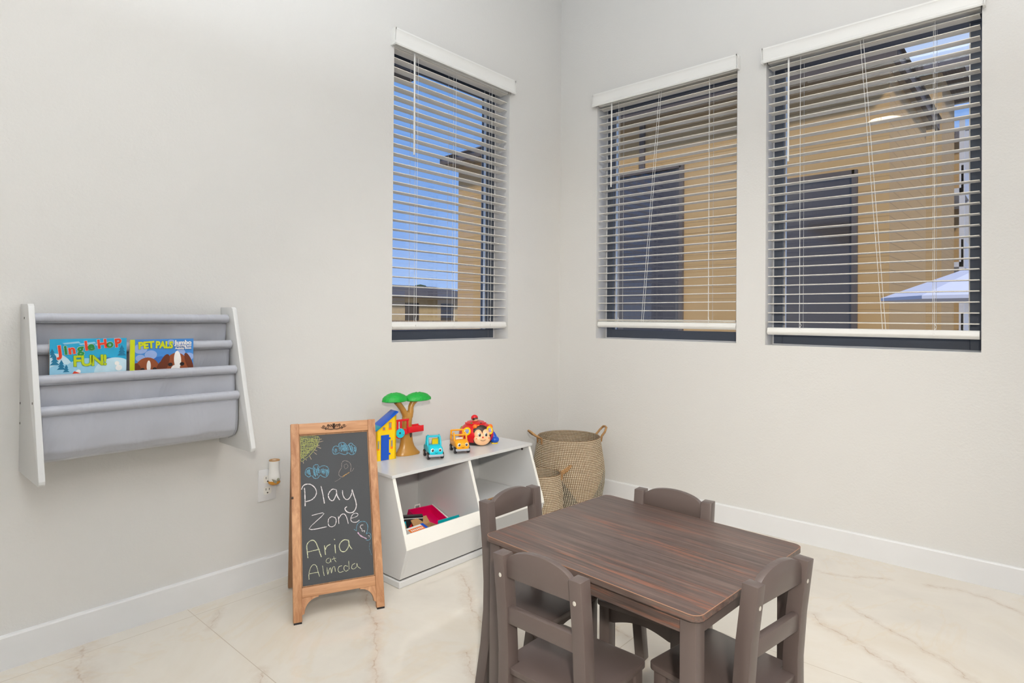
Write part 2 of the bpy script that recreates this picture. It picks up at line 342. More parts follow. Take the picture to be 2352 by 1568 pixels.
CHALK = [["g",1.2,[[0.0332,0.6251],[0.0965,0.6217],[0.0933,0.5928],[0.0706,0.562],[0.0509,0.5463],[0.0329,0.5417],[0.0332,0.6251]]],["g",1.0,[[0.0343,0.6225],[0.0446,0.6203],[0.0549,0.6203],[0.0652,0.6185],[0.0755,0.6176],[0.086,0.6194],[0.0965,0.6189]]],["g",1.6,[[0.0342,0.615],[0.0445,0.6168],[0.0548,0.6162],[0.065,0.6119],[0.0754,0.6135],[0.0858,0.6111],[0.0963,0.6119]]],["g",1.0,[[0.0341,0.6111],[0.0444,0.6125],[0.0547,0.6096],[0.0649,0.6077],[0.0753,0.6085],[0.0857,0.6067],[0.0961,0.6062]]],["g",1.6,[[0.0341,0.6089],[0.0443,0.605],[0.0546,0.605],[0.0649,0.6055],[0.0753,0.6059],[0.0856,0.6013],[0.096,0.6023]]],["g",1.0,[[0.034,0.6012],[0.0442,0.5997],[0.0544,0.5997],[0.0647,0.5979],[0.0751,0.5995],[0.0854,0.5968],[0.0959,0.5976]]],["g",1.6,[[0.0339,0.5955],[0.0441,0.595],[0.0544,0.5977],[0.0647,0.5967],[0.075,0.5955],[0.0853,0.5913],[0.0958,0.5929]]],["g",1.0,[[0.0338,0.5922],[0.0432,0.5929],[0.0527,0.5912],[0.0621,0.591],[0.0717,0.5904],[0.0812,0.5886],[0.0907,0.5878]]],["g",1.6,[[0.0337,0.5862],[0.0423,0.5865],[0.0509,0.5847],[0.0596,0.5843],[0.0683,0.583],[0.077,0.5837],[0.0858,0.5853]]],["g",1.0,[[0.0336,0.5816],[0.0414,0.5805],[0.0492,0.5802],[0.0571,0.581],[0.065,0.5798],[0.0729,0.5814],[0.0807,0.5779]]],["g",1.6,[[0.0335,0.5782],[0.0406,0.5789],[0.0476,0.5793],[0.0546,0.5752],[0.0616,0.574],[0.0688,0.5775],[0.0758,0.5737]]],["g",1.0,[[0.0335,0.5742],[0.0397,0.5749],[0.0459,0.5737],[0.0521,0.5711],[0.0583,0.5701],[0.0646,0.5733],[0.0708,0.5702]]],["g",1.6,[[0.0334,0.5711],[0.0388,0.5677],[0.0442,0.569],[0.0496,0.566],[0.055,0.5651],[0.0605,0.5668],[0.0659,0.5641]]],["g",1.0,[[0.0333,0.5652],[0.0379,0.5659],[0.0425,0.5632],[0.0471,0.5653],[0.0518,0.5642],[0.0564,0.5629],[0.061,0.5616]]],["g",1.6,[[0.0332,0.5612],[0.037,0.5614],[0.0408,0.5574],[0.0446,0.5596],[0.0484,0.5563],[0.0522,0.5563],[0.0561,0.5583]]],["g",1.0,[[0.0331,0.5552],[0.0361,0.5547],[0.0391,0.5538],[0.0421,0.5538],[0.0451,0.5537],[0.0481,0.5532],[0.0511,0.5515]]],["g",1.6,[[0.033,0.5503],[0.0352,0.5504],[0.0374,0.5489],[0.0397,0.5509],[0.0419,0.5504],[0.044,0.5472],[0.0463,0.5491]]],["g",1.2,[[0.0377,0.6223],[0.0351,0.6069],[0.0365,0.5913],[0.037,0.5758],[0.0343,0.5607],[0.0365,0.5452]]],["g",1.2,[[0.0448,0.6217],[0.042,0.6075],[0.0442,0.5929],[0.0432,0.5787],[0.0439,0.5643],[0.0422,0.5502]]],["g",1.2,[[0.0519,0.6212],[0.0518,0.6079],[0.0484,0.5948],[0.0483,0.5816],[0.0507,0.5682],[0.0517,0.5549]]],["g",1.2,[[0.0567,0.6209],[0.0574,0.6086],[0.0577,0.5964],[0.0562,0.5843],[0.0562,0.5722],[0.0557,0.5602]]],["g",1.2,[[0.064,0.6203],[0.0648,0.6091],[0.0633,0.5982],[0.0633,0.5871],[0.0648,0.576],[0.0613,0.5653]]],["g",1.2,[[0.0717,0.6197],[0.0722,0.6097],[0.0701,0.5999],[0.0695,0.59],[0.0718,0.5799],[0.0692,0.5702]]],["g",1.2,[[0.0769,0.6194],[0.0778,0.6104],[0.0787,0.6015],[0.0759,0.5929],[0.0767,0.584],[0.0765,0.5752]]],["g",1.2,[[0.0866,0.6186],[0.0847,0.611],[0.0863,0.6032],[0.0831,0.5957],[0.0836,0.5879],[0.0848,0.5802]]],["g",1.2,[[0.0937,0.6181],[0.0916,0.6116],[0.0905,0.6051],[0.0898,0.5986],[0.0915,0.5918],[0.0898,0.5854]]],["p",1.2,[[0.0975,0.6102],[0.1086,0.6119]]],["p",1.2,[[0.0985,0.6013],[0.1134,0.6039]]],["p",1.2,[[0.092,0.5891],[0.1006,0.5897]]],["p",1.2,[[0.0907,0.5854],[0.1052,0.578]]],["p",1.2,[[0.0806,0.5749],[0.0915,0.5703]]],["p",1.2,[[0.0792,0.5663],[0.0899,0.5566]]],["p",1.2,[[0.0632,0.5564],[0.0701,0.5409]]],["p",1.2,[[0.0485,0.5465],[0.0544,0.5385]]],["p",1.2,[[0.0411,0.5372],[0.0429,0.5285]]],["b",1.2,[[0.1516,0.5526],[0.1457,0.5632],[0.1499,0.5781],[0.1601,0.5824],[0.1675,0.5793],[0.1704,0.5893],[0.1807,0.5936],[0.1932,0.5888],[0.2004,0.5779],[0.2084,0.5863],[0.2162,0.5883],[0.2236,0.58],[0.2322,0.5715],[0.2316,0.5587],[0.2247,0.5477],[0.2119,0.5462],[0.2045,0.5532],[0.1916,0.5479],[0.1791,0.5516],[0.1692,0.5562],[0.1616,0.553],[0.1516,0.5526]]],["b",1.2,[[0.0591,0.4791],[0.0486,0.4899],[0.0513,0.5068],[0.0622,0.5119],[0.0741,0.5071],[0.0793,0.519],[0.0914,0.5203],[0.0985,0.5098],[0.1059,0.514],[0.1206,0.5127],[0.1301,0.5018],[0.1295,0.4845],[0.1194,0.4732],[0.1073,0.4768],[0.1001,0.4824],[0.0902,0.4724],[0.0782,0.4736],[0.0712,0.4828],[0.0591,0.4791]]],["q",0.8,[[0.1773,0.5024],[0.1779,0.5175],[0.1857,0.5256],[0.1983,0.5232],[0.208,0.5147],[0.2113,0.5018],[0.2082,0.4869]]],["q",0.8,[[0.1773,0.5024],[0.1667,0.4859],[0.1675,0.4734],[0.1785,0.4673]]],["o",1.8,[[0.1785,0.4685],[0.2042,0.4823]]],["q",0.8,[[0.2068,0.4846],[0.2145,0.4863],[0.2212,0.4958]]],["q",0.5,[[0.1735,0.4665],[0.1632,0.4589],[0.1507,0.454]]],["q",0.6,[[0.1851,0.5093],[0.1953,0.5134],[0.2,0.5028],[0.1896,0.4962],[0.1851,0.5093]]],["w",1.7,[[0.0441,0.4431],[0.0455,0.4225],[0.0456,0.3796]]],["w",1.7,[[0.0345,0.4381],[0.0394,0.4496],[0.0514,0.4551],[0.068,0.4515],[0.0809,0.438],[0.0853,0.423],[0.0802,0.4091],[0.0668,0.3986],[0.0478,0.3948]]],["w",1.7,[[0.1015,0.4431],[0.1068,0.4158],[0.1118,0.3814]]],["w",1.7,[[0.1522,0.4255],[0.1412,0.4279],[0.1299,0.4181],[0.1259,0.4064],[0.1315,0.3925],[0.1411,0.3877],[0.1487,0.3966],[0.1554,0.4129],[0.1546,0.4253],[0.1576,0.4029],[0.1656,0.3874]]],["w",1.7,[[0.1767,0.4204],[0.1774,0.4056],[0.1831,0.3915],[0.1928,0.3855],[0.203,0.393],[0.2099,0.407],[0.2116,0.4192],[0.2159,0.4014],[0.2224,0.3785],[0.2241,0.3587],[0.2159,0.3426],[0.2032,0.338],[0.1898,0.3433],[0.1829,0.355],[0.1905,0.3614]]],["w",1.2,[[0.0667,0.3451],[0.1096,0.347],[0.057,0.3009],[0.117,0.3007]]],["w",1.2,[[0.1349,0.3331],[0.1243,0.3254],[0.1232,0.3076],[0.1312,0.2989],[0.1443,0.301],[0.1505,0.3144],[0.1478,0.3276],[0.1349,0.3331]]],["w",1.4,[[0.159,0.3314],[0.1597,0.3055]]],["w",1.4,[[0.1603,0.3235],[0.1692,0.3353],[0.1798,0.3366],[0.1874,0.3253],[0.1931,0.3012]]],["w",1.2,[[0.2037,0.3186],[0.2225,0.3224],[0.229,0.3288],[0.223,0.3344],[0.2105,0.3323],[0.2024,0.3176],[0.2069,0.3062],[0.2216,0.3031],[0.2331,0.3089]]],["y",1.5,[[0.0512,0.2049],[0.0492,0.2273],[0.0483,0.2472],[0.0561,0.2585],[0.0688,0.2618],[0.0786,0.2529],[0.0858,0.2345],[0.0963,0.202]]],["y",1.5,[[0.0491,0.2249],[0.0907,0.2288]]],["y",1.5,[[0.1075,0.2389],[0.1104,0.2073]]],["y",1.5,[[0.1096,0.2236],[0.1163,0.2352],[0.128,0.2398]]],["y",1.5,[[0.1434,0.2364],[0.145,0.2061]]],["y",1.5,[[0.1415,0.2556],[0.144,0.2527]]],["y",1.5,[[0.1895,0.2452],[0.1764,0.2483],[0.163,0.24],[0.1586,0.2267],[0.1646,0.212],[0.1775,0.2089],[0.1885,0.22],[0.193,0.2345],[0.1908,0.2463],[0.194,0.2268],[0.2026,0.2129]]],["y",0.8,[[0.1228,0.1944],[0.1151,0.193],[0.1117,0.1836],[0.1197,0.1787],[0.1263,0.1839],[0.1266,0.1938],[0.1287,0.1799]]],["y",0.8,[[0.1382,0.1971],[0.1404,0.1868],[0.1458,0.1785]]],["y",0.8,[[0.1315,0.1893],[0.1462,0.1909]]],["y",1.0,[[0.0534,0.1354],[0.0533,0.1535],[0.0604,0.1742],[0.0706,0.1812],[0.0792,0.1738],[0.0837,0.156],[0.0883,0.1395]]],["y",1.0,[[0.0538,0.1534],[0.0862,0.1544]]],["y",1.0,[[0.0993,0.1732],[0.1013,0.1557],[0.1041,0.1394]]],["y",1.0,[[0.1142,0.1648],[0.116,0.1412],[0.1221,0.1587],[0.1268,0.1604],[0.1288,0.1441],[0.1332,0.1607],[0.1396,0.1634],[0.1422,0.147]]],["y",1.0,[[0.1654,0.1632],[0.155,0.161],[0.1515,0.1504],[0.1569,0.1422],[0.1698,0.1439]]],["y",1.0,[[0.1893,0.1758],[0.1894,0.1471]]],["y",1.0,[[0.1859,0.1575],[0.1757,0.1616],[0.1714,0.1523],[0.1776,0.1427],[0.1868,0.1462]]],["y",1.0,[[0.2111,0.1637],[0.2017,0.1601],[0.1982,0.1507],[0.2051,0.1459],[0.2158,0.1517],[0.2176,0.1627],[0.2198,0.1524],[0.23,0.1433]]],["b",1.0,[[0.2213,0.2756],[0.2218,0.2872],[0.2291,0.2992],[0.2428,0.3033],[0.2561,0.2984],[0.2623,0.2846],[0.2601,0.2692],[0.2555,0.2581]]],["b",1.0,[[0.2555,0.2568],[0.2651,0.2607],[0.2715,0.2521],[0.2695,0.2394],[0.2612,0.2354],[0.2532,0.2378]]],["b",1.0,[[0.2121,0.2794],[0.2173,0.2761],[0.2225,0.2728]]],["w",1.0,[[0.2463,0.2905],[0.2381,0.2903],[0.2351,0.2829],[0.2402,0.277],[0.2412,0.2691],[0.2494,0.2706],[0.249,0.2642]]],["v",2.2,[[0.225,0.2674],[0.2351,0.2544],[0.256,0.2412]]],["w",0.8,[[0.2619,0.2508],[0.266,0.2502],[0.2657,0.2451]]],["b",0.4,[[0.2675,0.2268],[0.2639,0.2093],[0.2673,0.196],[0.2706,0.1827]]],["b",0.8,[[0.1501,0.5734],[0.1494,0.5702],[0.1508,0.5669],[0.152,0.5636],[0.1514,0.5605]]],["b",1.1,[[0.1557,0.5728],[0.1563,0.5687],[0.1561,0.5646],[0.1563,0.5605],[0.1568,0.5564]]],["b",0.8,[[0.1582,0.5727],[0.1582,0.5694],[0.1594,0.5659],[0.1591,0.5626],[0.16,0.5591]]],["b",0.8,[[0.161,0.5737],[0.1618,0.5708],[0.1617,0.5679],[0.1623,0.565],[0.1625,0.5621]]],["b",1.1,[[0.1684,0.58],[0.1696,0.5755],[0.1709,0.5711],[0.1703,0.5668],[0.1716,0.5623]]],["b",0.8,[[0.1718,0.5859],[0.1732,0.5812],[0.1727,0.5766],[0.1745,0.5719],[0.1744,0.5673]]],["b",0.8,[[0.1745,0.5797],[0.1754,0.5748],[0.1752,0.5701],[0.1765,0.5652],[0.1764,0.5605]]],["b",1.1,[[0.178,0.5898],[0.1788,0.5821],[0.1791,0.5744],[0.1795,0.5667],[0.1798,0.559]]],["b",0.8,[[0.1799,0.5833],[0.1811,0.5787],[0.1808,0.5742],[0.1819,0.5696],[0.1829,0.565]]],["b",0.8,[[0.1825,0.5823],[0.1842,0.5773],[0.184,0.5726],[0.1844,0.5678],[0.1849,0.563]]],["b",1.5,[[0.1852,0.5846],[0.1859,0.5785],[0.1866,0.5724],[0.1872,0.5663],[0.1885,0.5602]]],["b",1.1,[[0.1881,0.5873],[0.1898,0.581],[0.1903,0.5748],[0.1904,0.5687],[0.1912,0.5625]]],["b",1.1,[[0.191,0.5864],[0.1925,0.5798],[0.1926,0.5733],[0.1938,0.5667],[0.1937,0.5602]]],["b",1.1,[[0.1939,0.5831],[0.1941,0.5778],[0.1961,0.5723],[0.1954,0.567],[0.1972,0.5616]]],["b",1.1,[[0.1965,0.5804],[0.1973,0.5734],[0.1981,0.5664],[0.1991,0.5593],[0.1987,0.5524]]],["b",0.8,[[0.1999,0.5743],[0.1999,0.5711],[0.2002,0.5679],[0.2013,0.5646],[0.2015,0.5614]]],["b",1.1,[[0.2019,0.5754],[0.2033,0.5719],[0.204,0.5684],[0.2048,0.565],[0.2049,0.5616]]],["b",1.5,[[0.2088,0.5825],[0.2083,0.5775],[0.2098,0.5723],[0.2105,0.5672],[0.2101,0.5622]]],["b",1.1,[[0.2104,0.5789],[0.2114,0.5728],[0.2127,0.5668],[0.2126,0.5608],[0.2137,0.5548]]],["b",0.8,[[0.2135,0.5789],[0.2143,0.5725],[0.215,0.5661],[0.2157,0.5598],[0.2164,0.5534]]],["b",0.8,[[0.2171,0.5819],[0.2166,0.5761],[0.2181,0.5701],[0.2182,0.5643],[0.2188,0.5584]]],["b",1.5,[[0.2189,0.5752],[0.2197,0.5686],[0.22,0.5621],[0.2214,0.5555],[0.2213,0.5491]]],["b",1.1,[[0.225,0.5716],[0.2252,0.5676],[0.2253,0.5636],[0.2261,0.5596],[0.2273,0.5555]]],["b",1.5,[[0.2277,0.5727],[0.2282,0.5691],[0.2292,0.5653],[0.2288,0.5617],[0.2294,0.558]]],["b",1.1,[[0.0528,0.5002],[0.0535,0.498],[0.0539,0.4958],[0.0536,0.4937],[0.0546,0.4915]]],["b",1.1,[[0.0543,0.5057],[0.0549,0.5026],[0.0556,0.4995],[0.057,0.4964],[0.0569,0.4933]]],["b",1.1,[[0.0573,0.5039],[0.0583,0.4998],[0.0584,0.4958],[0.059,0.4917],[0.06,0.4876]]],["b",1.5,[[0.0608,0.5068],[0.0608,0.502],[0.0613,0.4971],[0.0626,0.4922],[0.0626,0.4874]]],["b",1.5,[[0.0625,0.5078],[0.0631,0.5015],[0.0644,0.4951],[0.0653,0.4888],[0.0656,0.4825]]],["b",1.1,[[0.0762,0.5066],[0.0766,0.5005],[0.077,0.4944],[0.0783,0.4883],[0.0782,0.4823]]],["b",1.1,[[0.0795,0.5124],[0.0793,0.5051],[0.0798,0.4978],[0.0802,0.4905],[0.0804,0.4832]]],["b",1.5,[[0.0818,0.51],[0.0822,0.5019],[0.082,0.4939],[0.0832,0.4858],[0.0833,0.4779]]],["b",1.5,[[0.0865,0.5053],[0.0875,0.4996],[0.0882,0.494],[0.0878,0.4885],[0.0892,0.4828]]],["b",0.8,[[0.0899,0.5067],[0.0899,0.4997],[0.0899,0.4927],[0.0913,0.4856],[0.0912,0.4786]]],["b",1.5,[[0.092,0.514],[0.0922,0.5081],[0.0931,0.5021],[0.0942,0.4962],[0.0945,0.4903]]],["b",1.5,[[0.0948,0.5085],[0.0948,0.5036],[0.0962,0.4985],[0.0964,0.4936],[0.0968,0.4886]]],["b",0.8,[[0.0995,0.5025],[0.1001,0.4993],[0.101,0.4961],[0.1025,0.4929],[0.1022,0.4898]]],["b",1.5,[[0.105,0.5033],[0.1054,0.4993],[0.1065,0.4953],[0.1075,0.4913],[0.1074,0.4875]]],["b",0.8,[[0.1074,0.5047],[0.1084,0.5001],[0.1091,0.4954],[0.11,0.4908],[0.1105,0.4862]]],["b",0.8,[[0.1112,0.5066],[0.1108,0.5005],[0.1118,0.4943],[0.1125,0.4882],[0.1135,0.482]]],["b",1.5,[[0.114,0.5022],[0.1143,0.4984],[0.1146,0.4946],[0.1146,0.4909],[0.1163,0.4869]]],["b",1.1,[[0.1182,0.5028],[0.1189,0.4965],[0.12,0.4901],[0.121,0.4838],[0.1206,0.4776]]],["b",1.1,[[0.1215,0.4999],[0.1226,0.4945],[0.1226,0.4893],[0.1234,0.4841],[0.1244,0.4788]]],["b",1.5,[[0.1248,0.5003],[0.125,0.4964],[0.1251,0.4925],[0.1263,0.4885],[0.1263,0.4846]]],["b",0.8,[[0.1268,0.5002],[0.1281,0.4971],[0.1274,0.4942],[0.1283,0.4911],[0.1289,0.488]]]]
# ------------------------------------------------------------------ room shell
H = 3.12; TH = .22; XW, YS = -7.5, -6.5
def holed_wall(name, plane, span, holes, side, label=None):
    """plane 'y': wall in x-z at y=0 going outward to +TH; plane 'x': wall in y-z at x=0 going outward to +TH"""
    us = sorted({span[0], span[1], *[h[0] for h in holes], *[h[1] for h in holes]})
    zs = sorted({0, H, *[h[2] for h in holes], *[h[3] for h in holes]})
    bm = bmesh.new()
    def p(u, w, z): return (u, w, z) if plane == 'y' else (w, u, z)
    def quad(*c): bm.faces.new([bm.verts.new(q) for q in c])
    def hole(u0, u1, z0, z1):
        um, zm = (u0 + u1) / 2, (z0 + z1) / 2
        return any(h[0] < um < h[1] and h[2] < zm < h[3] for h in holes)
    for a, b in zip(us, us[1:]):
        for c, d in zip(zs, zs[1:]):
            if hole(a, b, c, d): continue
            quad(p(a, 0, c), p(b, 0, c), p(b, 0, d), p(a, 0, d)); quad(p(a, TH, c), p(a, TH, d), p(b, TH, d), p(b, TH, c))
    for a, b, c, d in [(span[0], span[1], 0, H)] + list(holes):
        quad(p(a, 0, c), p(a, TH, c), p(b, TH, c), p(b, 0, c)); quad(p(a, 0, d), p(b, 0, d), p(b, TH, d), p(a, TH, d))
        quad(p(a, 0, c), p(a, 0, d), p(a, TH, d), p(a, TH, c)); quad(p(b, 0, c), p(b, TH, c), p(b, TH, d), p(b, 0, d))
    bmesh.ops.remove_doubles(bm, verts=bm.verts, dist=1e-5); bmesh.ops.recalc_face_normals(bm, faces=bm.faces[:])
    m = MB(); m.bm.free(); m.bm = bm
    return tag(m.build(name, 'wall', smooth=0), kind='structure')
W1 = (-1.289, -.480, .919, 2.345); W2 = (-1.111, -.271, .919, 2.335); W3 = (-2.088, -1.253, .914, 2.33)
holed_wall('wall_left', 'y', (XW, 0), [W1], 1)
holed_wall('wall_right', 'x', (YS, 0), [W2, W3], 1)
m = MB(); m.box(0, TH, 0, TH, 0, H); tag(m.build('wall_corner', 'wall', smooth=0), kind='structure')
m = MB(); m.box(XW, TH, YS - TH, YS, 0, H); tag(m.build('wall_back', 'wall', smooth=0), kind='structure')
m = MB(); m.box(XW - TH, XW, YS - TH, TH, 0, H); tag(m.build('wall_rear', 'wall', smooth=0), kind='structure')
m = MB(); m.box(XW - TH, TH, YS - TH, TH, -.1, 0); tag(m.build('floor', 'floor', smooth=0), kind='structure')
m = MB(); m.box(XW - TH, TH, YS - TH, TH, H, H + .1); tag(m.build('ceiling', 'ceiling', smooth=0), kind='structure')
def baseboard(name, plane, a, b):
    m = MB(); pr = [(0, 0), (-.0145, 0), (-.0145, .094), (-.012, .099), (0, .099)]
    if plane == 'y': m.prism(pr, a, b, 'yz')
    else: m.prism(pr, a, b, 'xz')
    tag(m.build(name, 'trim', smooth=20), kind='structure')
baseboard('baseboard_left', 'y', XW, -.0145); baseboard('baseboard_right', 'x', YS, -.0145)

# windows: charcoal frame + pane, set .11 back in the reveal
def window(n, plane, h):
    a, b, c, d = h; D0, D1 = .112, .175
    w = thing('window_%d' % n, None, None, kind='structure')
    fs, fb = (.045, .052)
    def bx(m, u0, u1, w0, w1, z0, z1, bev=.0015, mm=None):
        if plane == 'y': m.box(u0, u1, w0, w1, z0, z1, bev, 1, m=mm)
        else: m.box(w0, w1, u0, u1, z0, z1, bev, 1, m=mm)
    m = MB()
    bx(m, a, a + fs, D0, D1, c, d); bx(m, b - fs, b, D0, D1, c, d)
    bx(m, a + fs, b - fs, D0, D1, c, c + fb); bx(m, a + fs, b - fs, D0, D1, d - fs, d)
    # glazing bead, slightly proud line
    g = .006
    bx(m, a + fs * .5, a + fs * .5 + .002, D0 - .001, D0, c + fb, d - fs, 0); bx(m, b - fs * .5, b - fs * .5 + .002, D0 - .001, D0, c + fb, d - fs, 0)
    m.build('window_frame', 'frame', w, 20)
    m = MB(); s_ = .012
    for u0, u1 in ((a + fs, a + fs + .006), (b - fs - .006, b - fs)): bx(m, u0, u1, D0 + .022, D0 + .040, c + fb, d - fs, 0)
    m.build('glazing_spacer', 'screw', w, 20)
    m = MB(); bx(m, a + fs - .004, b - fs + .004, D0 + .028, D0 + .034, c + fb - .004, d - fs + .004, 0)
    m.build('window_pane', 'glass', w, 0)
    m = MB()   # painted caulk bead round the frame
    q = .005
    pts = [(a, c), (b, c), (b, d), (a, d), (a, c)]
    for (u0, z0), (u1, z1) in zip(pts, pts[1:]):
        P = [((u0 + (u1 - u0) * k / 10) , D0, (z0 + (z1 - z0) * k / 10)) for k in range(11)]
        if plane == 'x': P = [(y, x, z) for x, y, z in P]
        m.tube(P, [q * (.8 + .4 * random.random()) for _ in P], 6)
    m.build('caulk_bead', 'trim', w)
    return w
window(1, 'y', W1); window(2, 'x', W2); window(3, 'x', W3)

# horizontal blinds
def blind(plane, h, vz, vu, slat0, slat1, nsl, rail, cords, wand, label, slant=None, rail_tilt=0, stack=0):
    a, b, c, d = h; t = thing('window_blind', label, 'blind', (0, 0, 0), 0, 'white horizontal blinds on the windows')
    tr = Matrix.Identity(4) if plane == 'y' else Matrix(((0, 1, 0, 0), (1, 0, 0, 0), (0, 0, 1, 0), (0, 0, 0, 1)))
    # valance: crowned profile along u, with returns to the wall
    z0, z1 = vz; hgt = z1 - z0; u0, u1 = vu
    pr = [(-.002, z0), (-.030, z0), (-.033, z0 + .006), (-.031, z0 + .013), (-.028, z0 + .018), (-.0275, z0 + .024), (-.029, z0 + .05), (-.031, z1 - .012), (-.034, z1 - .007), (-.034, z1), (-.026, z1), (-.022, z1 - .01), (-.020, z0 + .008), (-.002, z0 + .008)]
    m = MB(); m.prism(pr[1:13], u0 + .004, u1 - .004, 'yz', M=tr)
    for uu0, uu1 in ((u0, u0 + .008), (u1 - .008, u1)): m.prism([(-.0005, z0)] + pr[1:10] + [(-.0005, z1)], uu0, uu1, 'yz', M=tr)
    m.build('valance', 'pvc', t, 25)
    m = MB(); m.box(a + .004, b - .004, .008, .062, z0 + .006, d - .001, .002, 1, M=tr); m.build('headrail', 'pvc', t, 25)
    # slats
    m = MB(); ys = (.012, .062); n = 5
    pitch = (slat0 - slat1) / (nsl - 1)
    def slat(z):
        rings = []
        for k in range(n + 1):
            f = k / n; y = ys[0] + (ys[1] - ys[0]) * f; zz = z + .0022 * (1 - (2 * f - 1) ** 2)
            rings.append((y, zz + .0014))
        prof = rings + [(y, zz - .0028) for y, zz in rings[::-1]]
        m.prism(prof, a + .008, b - .008, 'yz', M=tr)
    for k in range(nsl): slat(slat0 - pitch * k)
    for k in range(stack): slat(rail[1] + .004 + .0055 * k)
    m.build('slats', 'slat', t, 40)
    r0_, r1_ = rail; M2 = tr
    m = MB(); pr = [(.008, r0_ + .012), (.012, r1_ - .004), (.018, r1_), (.056, r1_), (.062, r1_ - .006), (.062, r0_ + .006), (.056, r0_), (.016, r0_), (.009, r0_ + .008)]
    m.prism(pr, a + .006, b - .006, 'yz', M=M2); m.box(a + .006, b - .006, .0065, .010, r0_ + .012, r0_ + .016, 0, M=M2); m.build('bottom_rail', 'pvc', t, 25)
    m = MB()
    for u in cords:
        for y in (.009, .066): m.tube([(u, y, z0 + .01), (u, y, r1_)], .0008, 5, M=tr)
        m.tube([(u + .009, .037, z0 + .01), (u + .009, .037, r1_)], .0009, 5, M=tr)
        m.tube([(u, .007, r1_ + .03), (u - .008, .006, r1_ + .012), (u - .002, .006, r1_)], .001, 5, M=tr)
        m.cyl((u, .004, (r0_ + r1_) / 2), (u, .012, (r0_ + r1_) / 2), .006, seg=12, M=tr)
    if slant:
        (ua, ub) = slant
        for o in (0, .012): m.tube([(ua + o, .005, z0 + .01), ((ua + ub) / 2 + o, .003, (z0 + r1_) / 2), (ub + o, .005, r1_)], .001, 5, M=tr)
    m.build('lift_cords', 'cord', t)
    uw, zb = wand
    m = MB(); m.cyl((uw, -.004, z0 + .006), (uw, -.006, zb), .0042, seg=10, M=tr); m.cyl((uw, .006, z0 + .012), (uw, -.004, z0 - .004), .002, seg=8, M=tr)
    m.build('tilt_wand', 'pvc', t)
    return t
blind('y', W1, (2.298, 2.374), (-1.310, -.462), 2.300, 1.049, 29, (.978, 1.015), (-1.137, -.885, -.615), (-1.171, 1.816), 'white horizontal blind over the window on the left wall')
blind('x', W2, (2.290, 2.362), (-1.125, -.254), 2.281, 1.082, 28, (.985, 1.020), (-.414, -.96), (-.374, 1.804), 'white horizontal blind over the narrow window nearest the room corner on the right wall', slant=(-.688, -.584), stack=2)
blind('x', W3, (2.280, 2.353), (-2.100, -1.238), 2.267, 1.026, 29, (.965, 1.000), (-1.408, -1.933), (-1.358, 1.791), 'white horizontal blind over the rightmost window with sky and a beige building behind', slant=(-1.67, -1.76))

# ------------------------------------------------------------------ wall rack and books
rack = thing('book_rack', 'white wall rack with grey fabric book slings and four rods', 'book rack', (-2.36, 0, .57))
rx0, rx1 = -2.65, -2.054
def rside(x):
    m = MB(); pts = [(-.001, .572), (-.250, .572), (-.256, .577), (-.258, .586)]
    pts += [(-.104 - .000, 1.052), (-.100, 1.062), (-.090, 1.0685), (-.001, 1.0685)]
    m.prism(pts, x, x + .015, 'yz', bev=.0012, M=T(2.36, 0, -.57)); return m.build('side_panel', 'lam', rack, 25)
sp_ = rside(rx0)
for y, z in ((-.055, 1.027), (-.172, .79), (-.012, .775), (-.012, .716)):
    m = MB(); m.cyl((rx0 - .0006, y, z), (rx0 + .002, y, z), .0036, seg=12, M=T(2.36, 0, -.57)); m.build('screw_hole', 'iron', sp_)
rside(rx1 - .015)
rods = [(-.067, 1.027), (-.095, .936), (-.136, .849), (-.156, .761)]
for y, z in rods:
    m = MB(); m.cyl((rx0 + .0145, y, z), (rx1 - .0145, y, z), .009, seg=16, M=T(2.36, 0, -.57)); m.build('dowel', 'lam', rack)
m = MB()
fx0, fx1 = rx0 + .018, rx1 - .019; NX = 48
def sheet(prof):
    rings = []
    for k in range(NX + 1):
        f = k / NX; x = fx0 + (fx1 - fx0) * f; r = []
        for j, (y, z) in enumerate(prof):
            g = j / (len(prof) - 1); env = sin(PI * min(1, g * 1.2)) if g < .83 else 0
            w = .004 * sin(7 * f * PI + 3 * g) * env + .0025 * noise.noise((x * 14 + 3 * g, z * 9, y * 5)) * env
            r.append((x, y + w, z))
        rings.append(r)
    m.loft(rings, T(2.36, 0, -.57), cap=False, closed=False)
for (y, z) in rods:
    rr = [[(fx0 + (fx1 - fx0) * k / NX, y + .0148 * cos(q * PI / 8) * (1 + .03 * noise.noise((k * .6, q, z * 9))), z + .0148 * sin(q * PI / 8)) for q in range(16)] for k in range(NX + 1)]
    m.loft(rr, T(2.36, 0, -.57))
def lerp(p, n=8):
    o = []
    for (a, b), (c, d) in zip(p, p[1:]): o += [(a + (c - a) * k / n, b + (d - b) * k / n) for k in range(n)]
    return o + [p[-1]]
sheet(lerp([(-.060, 1.014), (-.048, .93), (-.050, .82), (-.060, .78)]))
sheet(lerp([(-.088, .924), (-.078, .84), (-.076, .76), (-.088, .70)]))
sheet(lerp([(-.134, .836), (-.1335, .76), (-.130, .70), (-.128, .66)]))
sheet(lerp([(-.160, .750), (-.160, .68), (-.154, .640), (-.135, .618), (-.10, .606), (-.06, .598), (-.02, .592)], 5))
sheet(lerp([(-.02, .592), (-.03, .65), (-.048, .80)], 4))
fab = m.build('fabric_sling', 'fabric', rack, 60)
sm = fab.modifiers.new('s', 'SOLIDIFY'); sm.thickness = .0012
m = MB()
for x in (fx0 + .006, fx1 - .006):
    m.tube([(x, -.1625, .745), (x, -.1625, .68), (x, -.1565, .64), (x, -.137, .615), (x, -.10, .6035)], .0008, 5, M=T(2.36, 0, -.57))
